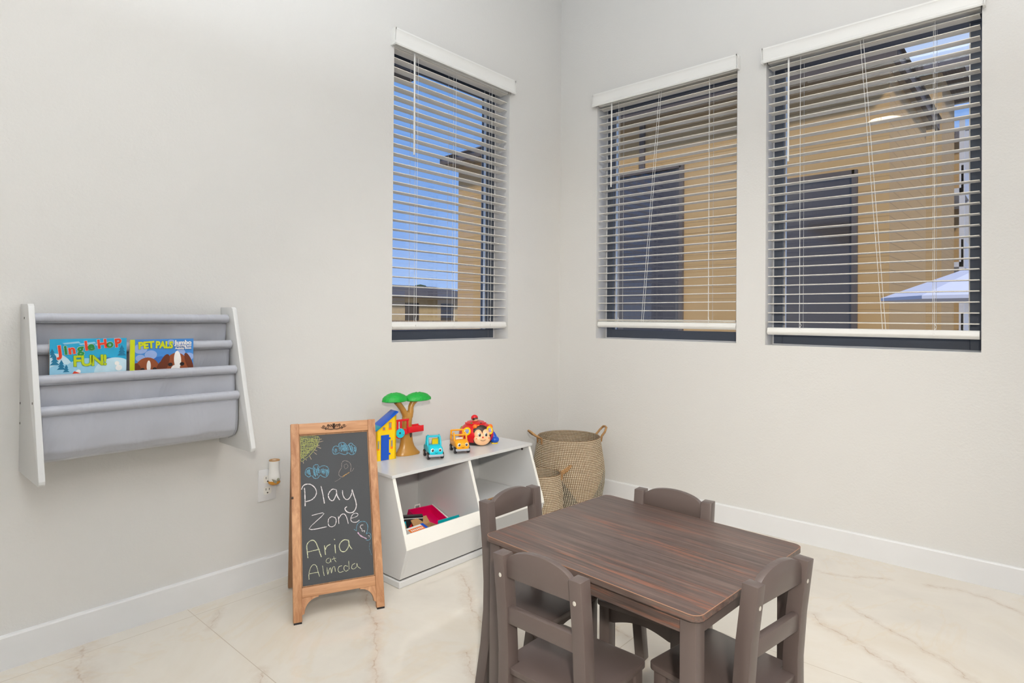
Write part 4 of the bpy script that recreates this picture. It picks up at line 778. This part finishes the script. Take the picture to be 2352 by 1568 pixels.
lb = thing('ladybug_activity_toy', 'red ladybug activity ball toy with smiling peach face', 'activity toy', (-.913, -.186, ZT), math.radians(-41.5))
m = MB(); m.lathe([(.04, .0), (.066, .001), (.074, .007), (.0755, .014), (.07, .018)], 40); m.build('base', 'black', lb)
m = MB(); m.lathe([(.072, .010), (.082, .022), (.087, .040), (.084, .058), (.076, .074), (.061, .088), (.040, .097), (.002, .100)], 40); m.build('dome_shell', 'red', lb, 60)
m = MB(); m.lathe([(.044, .088), (.052, .093), (.052, .099), (.040, .104), (.002, .106)], 32, c=(-.004, .004, 0)); top_ = m.build('top_wheel', 'red', lb)
for k in range(6): m = MB(); m.ell((-.004 +   .044 * cos(k * PI / 3), .004 + .044 * sin(k * PI / 3), .101), (.006, .006, .003), m=('white', 'green', 'black')[k % 3], seg=10); m.build('bead', None, top_)
fig = MB(); fig.ell((-.006, 0, .113), (.013, .012, .012), m='skin', seg=18); fig.ell((-.008, .003, .118), (.0145, .0145, .0125), m='red', seg=18); fig.ell((-.006, -.004, .1145), (.0125, .0100, .0085), m='dkbrown', seg=16); fig.ell((-.004, -.0085, .1120), (.0095, .0055, .0072), m='skin', seg=16)
for x in (-.007, 0.0): fig.ell((x, -.0135, .1135), (.0016, .001, .002), m='black', seg=8)
fb_ = fig.build('baby_bug_knob', None, lb, 60); fb_.scale = (1.2, 1.2, 1.2); fb_.location = (.0, 0, -.0205)
# face on the shell: disc facing -y and slightly up
MFc = T(.018, -.062, .043) @ Rz(.22) @ Rx(-.16) @ Matrix.Scale(1.22, 4)
m = MB(); m.ell((0, -.001, .004), (.041, .016, .040), M=MFc, m='dkbrown'); m.build('hair', None, lb, 60)
m = MB(); m.ell((.001, -.010, -.010), (.034, .013, .0255), M=MFc); m.ell((-.013, -.009, .007), (.018, .012, .021), M=MFc); m.ell((.015, -.009, .007), (.018, .012, .021), M=MFc); fc = m.build('face', 'peach', lb, 60)
m = MB()
for x in (-.012, .014): m.ell((x, -.0215, .006), (.0062, .0022, .0078), M=MFc, m='white', seg=14); m.ell((x + .0006, -.0232, .0055), (.0046, .0018, .0062), M=MFc, m='black', seg=14); m.ell((x - .001, -.0246, .0085), (.0015, .0009, .0018), M=MFc, m='white', seg=8)
m.ell((.001, -.0232, -.004), (.0038, .0028, .003), M=MFc, m='red', seg=12)
for x in (-.022, .026): m.ell((x, -.0178, -.008), (.0038, .0018, .003), M=MFc, m='mandarin', seg=12)
m.tube([(.001 + u, -.0240 + abs(u) * .12, -.0135 - .0035 * (1 - (u / .010) ** 2)) for u in [-.010 + .0025 * k for k in range(9)]], .0008, 6, M=MFc, m='dkbrown')
m.build('face_features', None, fc, 60)
for k, x in enumerate((-.006, .010, .024)):
    m = MB(); m.ell((0, 0, 0), (.0125, .012, .0125), M=T(x - .004, -.060 + k * .005, .088 - k * .003), seg=18); m.build('roller_bead', 'mandarin', lb, 60)
m = MB(); m.ell((.066, -.016, .080), (.013, .012, .013), seg=18); m.build('orange_knob', 'mandarin', lb)
m = MB(); m.lathe([(.001, 0), (.016, 0), (.018, .006), (.014, .013), (.001, .016)], 24, M=T(-.066, .012, .062) @ Ry(-1.3)); m.ell((-.078, .004, .048), (.008, .01, .012)); m.build('green_knob', 'lime', lb, 50)
def ringcard(c, rz_, rx_, col, card):
    MM = T(*c) @ Rz(rz_) @ Rx(rx_)
    m = MB(); m.lathe([(.0125, -.003), (.0195, -.003), (.0205, 0), (.0195, .003), (.0125, .003), (.0125, -.003)], 32, M=MM @ Rx(PI / 2), cap=False); r = m.build('ring', col, lb, 50)
    m = MB(); m.cyl((0, .001, 0), (0, -.001, 0), .0126, seg=28, M=MM, m='white'); m.box(-.0085, .0085, -.0024, -.001, -.0085, .0085, .0006, 1, M=MM, m=card)
    for x in (-.0035, .0035):
        for z in (-.0035, .0035): m.ell((x, -.0028, z), (.0028, .0006, .0028), M=MM, m='white', seg=10)
    m.build('picture_card', None, r, 40)
ringcard((-.050, -.068, .068), -.45, -.35, 'yellow', 'blue'); ringcard((.060, -.056, .070), .75, -.3, 'yellow', 'purple')
m = MB(); m.ell((.088, -.020, .018), (.022, .024, .017)); m.tube([(.076, -.014, .050), (.084, -.018, .034), (.090, -.022, .020)], [.012, .014, .012], 12); m.build('blue_pedal', 'blue', lb, 60)
m = MB(); m.tube([(.084, -.004, .046), (.095, -.010, .028), (.104, -.014, .018)], .003, 8); m.box(.072, .102, -.036, -.004, 0, .004, .001); m.build('pedal_trim', 'yellow', lb)

# ------------------------------------------------------------------ baskets
def basket(label, loc, prof, zmax, rows, stitches, zig, handles, rz):
    t = thing('seagrass_basket', label, 'basket', loc, rz, 'woven baskets in the corner')
    mt = basket_mat('woven_seagrass_%d' % rows, rows, stitches, *zig, zmax); MT['bk'] = mt
    def interp(z):
        for (ra, za), (rb, zb_) in zip(prof, prof[1:]):
            if za <= z <= zb_:
                f = (z - za) / (zb_ - za); f2 = f * f * (3 - 2 * f) if False else f
                return ra + (rb - ra) * f2
        return prof[-1][0]
    out = []; n = rows * 4
    for k in range(n + 1):
        z = zmax * k / n; r = interp(min(z, prof[-1][1])) + .0022 * abs(sin(PI * rows * k / n)); out.append((r, z))
    sm_ = [(sum(out[min(n, max(0, k + j))][0] for j in range(-1, 2)) / 3, out[k][1]) for k in range(n + 1)]
    inn = [(r - .007, z) for r, z in sm_[::-1] if z > .012]
    m = MB(); m.lathe([(.001, 0.0005)] + sm_ + inn + [(.001, .012)], 96); m.build('woven_body', 'bk', t, 60)
    for (a, h_, out_, w__) in handles:
        MM = Rz(a) @ T(interp(zmax - .012), 0, zmax - .03)
        pts = [(0, -w__, 0), (.004, -w__ , .03), (out_ * .6, -w__ * .95, h_ * .7), (out_ * .95, -w__ * .55, h_ * .97), (out_, 0, h_), (out_ * .95, w__ * .55, h_ * .97), (out_ * .6, w__ * .95, h_ * .7), (.004, w__, .03), (0, w__, 0)]
        m = MB(); q = []
        for (p0, p1) in zip(pts, pts[1:]): q += [[p0[i] + (p1[i] - p0[i]) * k / 5 for i in range(3)] for k in range(5)]
        q.append(list(pts[-1])); m.tube(q, [.0060 + .0005 * sin(k * 2.2) for k in range(len(q))], 10, M=MM); m.build('handle', 'seagrass', t, 60)
    return t
basket('large woven seagrass basket with two loop handles standing in the room corner', (-.277, -.281, 0),
       [(.150, 0), (.172, .02), (.188, .07), (.198, .13), (.2, .19), (.194, .25), (.184, .31), (.176, .36), (.173, .380)], .380, 42, 126, (.30, .55, 4), [(math.radians(152), .072, .066, .028), (math.radians(-36), .076, .040, .040)], 0)
basket('small woven seagrass basket tucked between storage unit and large basket', (-.616, -.357, 0),
       [(.085, 0), (.098, .015), (.109, .06), (.112, .11), (.109, .17), (.103, .22), (.100, .252)], .252, 29, 88, (.12, .3, 4), [(math.radians(-52), .066, .048, .022), (math.radians(132), .070, .04, .024)], 0)

# ------------------------------------------------------------------ children's table and chairs
tbl = thing('childrens_table', "low dark wood-grain children's table with four chairs around it", 'table', (-1.6626, -1.5176, 0), -.0667)
TW, TL, TZ = .5235, .5998, .480
def rrect(hx, hy, r, n=6):
    p = []
    for cx, cy, a0 in ((hx - r, hy - r, 0), (-hx + r, hy - r, PI / 2), (-hx + r, -hy + r, PI), (hx - r, -hy + r, PI * 1.5)):
        p += [(cx + r * cos(a0 + PI / 2 * k / n), cy + r * sin(a0 + PI / 2 * k / n)) for k in range(n + 1)]
    return p
m = MB(); m.prism(rrect(TW / 2, TL / 2, .022), TZ - .013, TZ, 'xy'); tp = m.build('tabletop', 'top', tbl, 30)
m = MB(); R_ = rrect(TW / 2 + .0002, TL / 2 + .0002, .022); R2 = rrect(TW / 2 - .0010, TL / 2 - .0010, .021)
m.loft([[(x, y, TZ - .0008) for x, y in R_], [(x, y, TZ + .0001) for x, y in R_], [(x, y, TZ + .0002) for x, y in R2]], cap=False)
MT['edgeline'] = mat('worn_orange_edge', (150, 112, 90), .5); m.build('worn_edge', 'edgeline', tp, 0)
ins, ls = .011, .035
for sx in (-1, 1):
    for sy in (-1, 1):
        x = sx * (TW / 2 - ins - ls / 2); y = sy * (TL / 2 - ins - ls / 2)
        m = MB(); m.box(x - ls / 2, x + ls / 2, y - ls / 2, y + ls / 2, 0, TZ - .0131, .002, 2); m.build('leg', 'brown', tbl, 30)
ay = TL / 2 - ins - ls; ax = TW / 2 - ins - ls
for sx in (-1, 1): m = MB(); x = sx * (TW / 2 - ins - .012); m.box(x - .007, x + .007, -ay, ay, TZ - .050, TZ - .0132, .001, 1); m.build('apron', 'top', tbl, 30)
for sy in (-1, 1): m = MB(); y = sy * (TL / 2 - ins - .012); m.box(-ax, ax, y - .007, y + .007, TZ - .050, TZ - .0132, .001, 1); m.build('apron', 'brown', tbl, 30)

def make_chair(label):
    t = thing('childrens_chair', label, 'chair', (0, 0, 0), 0, "dark brown children's chairs around the low table")
    W, ps, pd = .118, .030, .034
    for sx in (-1, 1):
        x0, x1 = (sx * W, sx * (W - ps)); x0, x1 = min(x0, x1), max(x0, x1)
        # rear post: bent, rising above the seat
        yc = [(0, -.152), (.12, -.132), (.22, -.1215), (.30, -.121), (.40, -.128), (.520, -.142)]
        m = MB(); rings = [[(x0, y, z), (x1, y, z), (x1, y + pd * (1 if z > .1 else .95), z), (x0, y + pd * (1 if z > .1 else .95), z)] for z, y in yc]
        tt_ = MB(); m.loft(rings)
        bmesh.ops.bevel(m.bm, geom=[e for e in m.bm.edges], offset=.0018, segments=2, affect='EDGES', profile=.5)
        p_ = m.build('rear_post', 'brown', t, 30)
        m = MB()
        m.ell((x0 + ps / 2 - sx * .003, -.1366, .474), (.0042, .0014, .0052), seg=12)
        m.ell((sx * (W - ps), -.116, .392), (.0012, .0026, .0032), seg=12)
        m.build('screw_cap', 'screw', p_)
        m = MB(); m.box(x0, x1, .072, .104, 0, .2515, .002, 2); m.build('front_leg', 'brown', t, 30)
    a = W - ps
    m = MB(); pts = [(-a - .001, .470), (a + .001, .470), (a + .001, .503)] + [(a * cos(q), .503 + .034 * sin(q)) for q in [PI * k / 24 for k in range(1, 24)]] + [(-a - .001, .503)]
    m.prism(pts, -.129, -.113, 'xz', bev=.0015, M=T(0, 0, 0)); m.build('crest_rail', 'brown', t, 30)
    m = MB(); m.box(-a - .001, a + .001, -.123, -.107, .366, .402, .0015); m.build('back_rail', 'brown', t, 30)
    m = MB(); pts = [(-.1225, -.082), (-a, -.082), (-a, -.116), (a, -.116), (a, -.082), (.1225, -.082)]
    r = .016; pts += [(.1225 - r + r * cos(q), .118 - r + r * sin(q)) for q in [PI / 2 * k / 6 for k in range(7)]] + [(-.1225 + r - r * sin(q), .118 - r + r * cos(q)) for q in [PI / 2 * k / 6 for k in range(7)]]
    m.prism(pts, .2525, .2665, 'xy', bev=.0015); m.build('seat', 'brown', t, 30)
    def apron(u0, u1, w0, w1, plane, arch=.018):
        pts = [(u0, .2515), (u0, .205)] + [(u0 + .008 + (u1 - u0 - .016) * k / 16, .205 + arch * sin(PI * k / 16)) for k in range(17)] + [(u1, .205), (u1, .2515)]
        m = MB(); m.prism(pts, w0, w1, plane); m.build('seat_apron', 'brown', t, 30)
    apron(-a, a, .080, .094, 'xz'); apron(-a, a, -.105, -.092, 'xz')
    for sx in (-1, 1): x = sx * (W - .012); apron(-.089, .073, x - .006, x + .006, 'yz')
    return t
def copy_tree(o, parent=None):
    c = o.copy(); C.objects.link(c); c.parent = parent
    for ch in list(o.children): copy_tree(ch, c)
    return c
ch1 = make_chair("children's chair nearest the camera at the table's left long side")
def place(o, x, y, rz, label=None):
    o.location = (x, y, 0); o.rotation_euler = (0, 0, rz)
    if label: o['label'] = label
place(ch1, -1.907, -1.4865, -PI / 2)
place(copy_tree(ch1), -1.686, -1.2240, PI, "children's chair at the table end in front of the white storage unit")
place(copy_tree(ch1), -1.6935, -1.7480, math.radians(-9.2), "children's chair at the table's right end with its back to the camera")
place(copy_tree(ch1), -1.494, -1.4690, PI / 2 + math.radians(4), "children's chair on the far side of the table, back against the tabletop edge")
# ------------------------------------------------------------------ outdoors
for k, c in dict(side=(192, 154, 100), side2=(178, 144, 96), trimw=(186, 186, 192)).items(): MT[k] = siding_mat('lap_siding_' + k, c) if k != 'trimw' else mat('exterior_white_trim', c, .6)
MT['eave'] = mat('dark_brown_fascia', (84, 74, 70), .8); MT['soffit'] = mat('soffit_tan', (150, 132, 104), .8)
MT['shingle'] = shingle_mat('roof_shingles', (96, 84, 78)); MT['darkglass'] = mat('dark_storefront_glass', (66, 58, 54), .08, spec=.7)
MT['concrete'] = mat('concrete', (168, 160, 148), .9, bmp=.2, bscale=8); MT['leaves'] = mat('tree_leaves', (58, 72, 46), .9, bmp=.5, bscale=6); MT['fence'] = wood_mat('cedar_fence', (120, 96, 66), (170, 140, 100), 'z', .8, sc=.3)
MT['canvas'] = mat('white_canvas', (222, 222, 236), .8, var=.03); MT['stucco'] = mat('beige_stucco', (196, 168, 120), .9, bmp=.2, bscale=10)
m = MB(); m.box(-20, 140, -40, 120, -.40, -.20); tag(m.build('ground', 'concrete', smooth=0), kind='structure')
m = MB(); m.box(-3.2, .02, TH, 1.5, 2.93, 3.06); m.box(-3.2, .02, 1.46, 1.52, 2.90, 3.08); tag(m.build('trim_1', 'eave', smooth=0), kind='structure')

cl = thing('clubhouse_building', 'beige lap-sided building with dark eave seen close outside the right-hand windows', 'building', (5.3, 2.9, -.2))
MO = T(-5.3, -2.9, .2)
m = MB(); m.box(5.35, 8.2, -.86, 6.60, -.2, 4.1, M=MO); m.build('siding_wall', 'side', cl, 0)
m = MB(); m.box(4.95, 5.0, -1.0, 6.72, 4.02, 4.17, M=MO); m.box(4.97, 8.5, -1.0, -.94, 4.02, 4.17, M=MO); m.box(4.97, 8.5, 6.66, 6.72, 4.02, 4.17, M=MO); m.build('fascia', 'eave', cl, 0)
m = MB(); m.box(4.97, 8.45, -.96, 6.70, 4.04, 4.08, M=MO); m.build('soffit', 'soffit', cl, 0)
m = MB(); m.loft([[(4.9, -1.04, 4.16), (8.6, -1.04, 4.16), (8.6, 6.76, 4.16), (4.9, 6.76, 4.16)], [(6.6, .8, 4.9), (6.9, .8, 4.9), (6.9, 4.8, 4.9), (6.6, 4.8, 4.9)]], MO); m.build('hip_roof', 'shingle', cl, 0)
def bwin(y0, y1, z0, z1, par, M=MO):
    m = MB(); m.box(5.33, 5.37, y0, y1, z0, z1, M=M); w = m.build('dark_window', 'darkglass', par, 0)
    m = MB()
    for a, b in ((y0 - .03, y0 + .03), (y1 - .03, y1 + .03)): m.box(5.29, 5.345, a, b, z0 - .03, z1 + .03, M=M)
    for z in (z0, z1): m.box(5.29, 5.345, y0, y1, z - .03, z + .03, M=M)
    m.build('window_trim', 'eave', w, 0)
bwin(-.50, .42, -.15, 2.85, cl); bwin(1.78, 2.95, -.15, 3.3, cl); bwin(4.6, 5.3, .6, 2.6, cl)
m = MB(); m.box(5.30, 5.35, 2.40, 2.48, 3.3, 4.05, M=MO); m.build('downspout', 'eave', cl)

ap = thing('apartment_building', 'tall beige apartment block with white balconies receding behind the clubhouse', 'building', (20.6, 1.3, -.2))
MA = T(-20.6, -1.3, .2)
m = MB(); m.box(20.6, 75, 1.3, 16, -.2, 9.0, M=MA)
m.box(20.6, 24.0, .3, 1.4, -.2, 9.0, M=MA)
for k in range(6):
    x = 28.5 + k * 8; m.box(x, x + 3.2, .2, 1.4, -.2, 8.6, M=MA)
m.build('siding_wall', 'side2', ap, 0)
m = MB()
def gable(x0, x1, z, y0, h_): m.prism([(x0 - .5, z), (x1 + .5, z), ((x0 + x1) / 2, z + h_)], y0, 6, 'xz', M=MA)
gable(20.6, 24.0, 9.0, -.3, 1.0)
for k in range(6): x = 28.5 + k * 8; gable(x, x + 3.2, 8.6, -.3, .9)
m.box(20.1, 75.5, .75, 16.5, 9.0, 9.2, M=MA); m.build('roof', 'shingle', ap, 0)
for k in range(6):
    x = 24.3 + k * 8
    m = MB()
    for z in (0.2, 2.9, 5.6):
        m.box(x, x + 3.9, .05, 1.3, z + .1, z + .28, M=MA); m.box(x, x + 3.9, .05, .12, z + .28, z + 1.1, M=MA)
    m.build('balcony', 'trimw', ap, 0)
    for px_ in (x, x + 1.9, x + 3.75):
        m = MB(); m.box(px_, px_ + .16, .02, .18, -.2, 8.4, M=MA); m.build('balcony_post', 'trimw', ap, 0)
    for z in (.3, 3.0, 5.7):
        m = MB(); m.box(x + .8, x + 2.9, 1.24, 1.31, z + .1, z + 2.1, M=MA); m.build('balcony_door', 'darkglass', ap, 0)
for y0 in (.5, 3.2):
    for z in (1, 3.7, 6.4):
        m = MB(); m.box(20.52, 20.62, 1.9 + y0, 3.3 + y0, z, z + 1.3, M=MA); m.build('window', 'darkglass', ap, 0)

um = thing('patio_umbrella', 'white canvas patio umbrella outside the rightmost window', 'umbrella', (4.2, -2.0, -.2))
m = MB(); R1 = [(1.0 * cos(2 * PI * k / 8 + .2), 1.0 * sin(2 * PI * k / 8 + .2)  , 1.46) for k in range(8)]; R2 = [(.04 * cos(2 * PI * k / 8 + .2), .04 * sin(2 * PI * k / 8 + .2), 1.84) for k in range(8)]
m.loft([[(x, y, z - .03) for x, y, z in R1], R1, R2], T(0, 0, 0)); m.build('canopy', 'canvas', um, 0)
m = MB(); m.cyl((0, 0, 0), (0, 0, 1.88), .025, seg=12); m.build('pole', 'trimw', um)
m = MB(); m.cyl((0, 0, 0), (0, 0, .08), .28, seg=24); m.build('umbrella_base', 'concrete', um)

def house(name, label, x0, x1, y0, y1, h_, rh, wall='stucco'):
    t = thing(name, label, 'building', ((x0 + x1) / 2, (y0 + y1) / 2, -.2)); MH = T(-(x0 + x1) / 2, -(y0 + y1) / 2, .2)
    m = MB(); m.box(x0, x1, y0, y1, -.2, h_, M=MH); m.build('wall', wall, t, 0)
    m = MB(); m.loft([[(x0 - .5, y0 - .5, h_), (x1 + .5, y0 - .5, h_), (x1 + .5, y1 + .5, h_), (x0 - .5, y1 + .5, h_)], [(x0 + 3, (y0 + y1) / 2, h_ + rh), (x1 - 3, (y0 + y1) / 2, h_ + rh), (x1 - 3, (y0 + y1) / 2 + .1, h_ + rh), (x0 + 3, (y0 + y1) / 2 + .1, h_ + rh)]], MH); m.build('roof', 'shingle', t, 0)
    n = int((x1 - x0) / 3)
    for k in range(n):
        m = MB(); xx = x0 + 1 + k * 3; m.box(xx, xx + 1.1, y0 - .03, y0 + .02, .7, 1.9, M=MH); m.build('window', 'darkglass', t, 0)
house('low_house', 'low tan house with brown roof far outside the left window', 14, 30, 28, 36, 2.25, 1.0)
for k, (x, y, r, hh) in enumerate(((31.6, 43, .9, 3.5), (35.2, 45, 1.7, 3.8), (39.0, 43, .9, 3.4))):
    t = thing('distant_tree', ('small dark tree above the low house roof at the left edge of the left window', 'broadest dark tree, above the middle of the low house roof', 'small dark tree above the low house roof beside the clubhouse')[k], 'tree', (x, y, -.2))
    m = MB(); rnd = random.Random(k)
    for j in range(14): m.ell((rnd.uniform(-r, r), rnd.uniform(-r, r) * .6, hh - .6 + rnd.uniform(-.5, .7)), (r * .55, r * .5, .6), seg=10)
    m.build('crown', 'leaves', t, 60)
    m = MB(); m.cyl((0, 0, 0), (0, 0, hh - .5), .18, .12, 8); m.build('trunk', 'fence', t)
fn = thing('wooden_fence', 'tan board fence low outside the left window', 'fence', (9, 12, -.2))
m = MB()
for k in range(90): m.box(-9 + k * .2, -9 + k * .2 + .185, -.02, .02, 0, 1.12)
m.build('fence_boards', 'fence', fn, 0)

# ------------------------------------------------------------------ light
w = bpy.data.worlds.new('sky'); bpy.context.scene.world = w; w.use_nodes = True; nt = w.node_tree; nt.nodes.clear()
out = N(nt, 'ShaderNodeOutputWorld'); bgd = N(nt, 'ShaderNodeBackground'); tc = N(nt, 'ShaderNodeTexCoord'); sp = N(nt, 'ShaderNodeSeparateXYZ')
nt.links.new(tc.outputs['Generated'], sp.inputs[0])
grad = ramp(nt, sp.outputs[2], [(0, s2l((150, 178, 222))), (.12, s2l((126, 160, 214))), (.35, s2l((98, 144, 206))), (1, s2l((72, 122, 190)))])
mp = N(nt, 'ShaderNodeMapping'); mp.inputs['Scale'].default_value = (1, 1, 3.2); nt.links.new(tc.outputs['Generated'], mp.inputs[0])
cn = noise_(nt, mp.outputs[0], 2.3, 6, .55, .3)
east = M_(nt, 'MULTIPLY_ADD', sp.outputs[0], 4.2, -3.45, clamp=True)
cf = M_(nt, 'MULTIPLY', M_(nt, 'MULTIPLY_ADD', cn, 5, -1.9, clamp=True), M_(nt, 'MULTIPLY_ADD', east, .8, .12, clamp=True), clamp=True)
nt.links.new(mix(nt, cf, grad, s2l((226, 232, 244))), bgd.inputs[0]); bgd.inputs[1].default_value = 1.15
nt.links.new(bgd.outputs[0], out.inputs[0])

def lamp(name, typ, energy, loc, rot=(0, 0, 0), color=(1, 1, 1), **kw):
    l = bpy.data.lights.new(name, typ); l.energy = energy; l.color = color
    for k, v in kw.items(): setattr(l, k, v)
    o = bpy.data.objects.new(name, l); C.objects.link(o); o.location = loc; o.rotation_euler = rot; return o
lamp('sun', 'SUN', 3.0, (0, -10, 20), (math.radians(50), 0, math.radians(-52)), (1, .93, .82), angle=.1)
WARM = (.92, .96, 1.0)
def ceiling_light(x, y, r, e, label, col=WARM, dz=.02):  # builds the lamp mirrored in the window and the added fill lights
    t = thing('ceiling_light', label, 'ceiling light', (x, y, H - .001), 0, 'round ceiling lights')
    m = MB(); m.lathe([(r + .02, 0), (r + .022, -.012), (r + .012, -.03), (r, -.03)], 32, cap=False); m.build('trim_ring', 'trim', t)
    MT['diff'] = emit_mat('light_diffuser_%d' % len(bpy.data.materials), (1, .66, .28), 2.4)
    m = MB(); m.lathe([(.001, -.024), (r, -.024), (r, -.016), (.001, -.016)], 32); m.build('diffuser', 'diff', t)
    l = lamp('ceiling_light_bulb', 'AREA', e, (0, 0, -.036), (0, 0, 0), col, shape='DISK', size=2 * r); l.parent = t
    return t
ceiling_light(-3.85, -1.03, .15, 4, 'round ceiling light nearest the left wall', (1, .85, .65))
ceiling_light(-3.2, -3.6, .45, 14, 'large round added ceiling fill light behind the camera')  # unseen lamp, added as general fill from behind
ceiling_light(-1.3, -4.0, .45, 16, 'large round added ceiling fill light by the right wall')  # added fill with no known fixture here
ceiling_light(-5.6, -4.4, .45, 10, 'large round added ceiling fill light at the rear of the room')  # made-up lamp for more ambient light
ceiling_light(-1.6, -2.2, .35, 3, 'round added ceiling fill light over the play corner')  # added to brighten the corner walls, tabletop and floor
# the photographer's flash, just above the camera: a little straight on, most of it bounced off the ceiling
FL = Vector((-3.17, -2.52, 1.36))
fl = lamp('camera_flash', 'SPOT', 138, FL, (0, 0, 0), (1, .93, .82), spot_size=math.radians(72), spot_blend=1.0, shadow_soft_size=.05)
fl.rotation_euler = (Vector((-.30, -.55, .22)) - FL).to_track_quat('-Z', 'Y').to_euler()
lamp('bounce_flash', 'AREA', 92, (-2.7, -2.1, 2.0), (PI, 0, 0), (.85, .925, 1), shape='DISK', size=.5)
sc = bpy.context.scene
sc.view_settings.view_transform = 'Standard'; sc.view_settings.look = 'None'; sc.view_settings.gamma = 1; sc.view_settings.exposure = 0.21; sc.view_settings.use_curve_mapping = False
sc.cycles.max_bounces = 12; sc.cycles.transparent_max_bounces = 16
sc.cycles.use_denoising = True
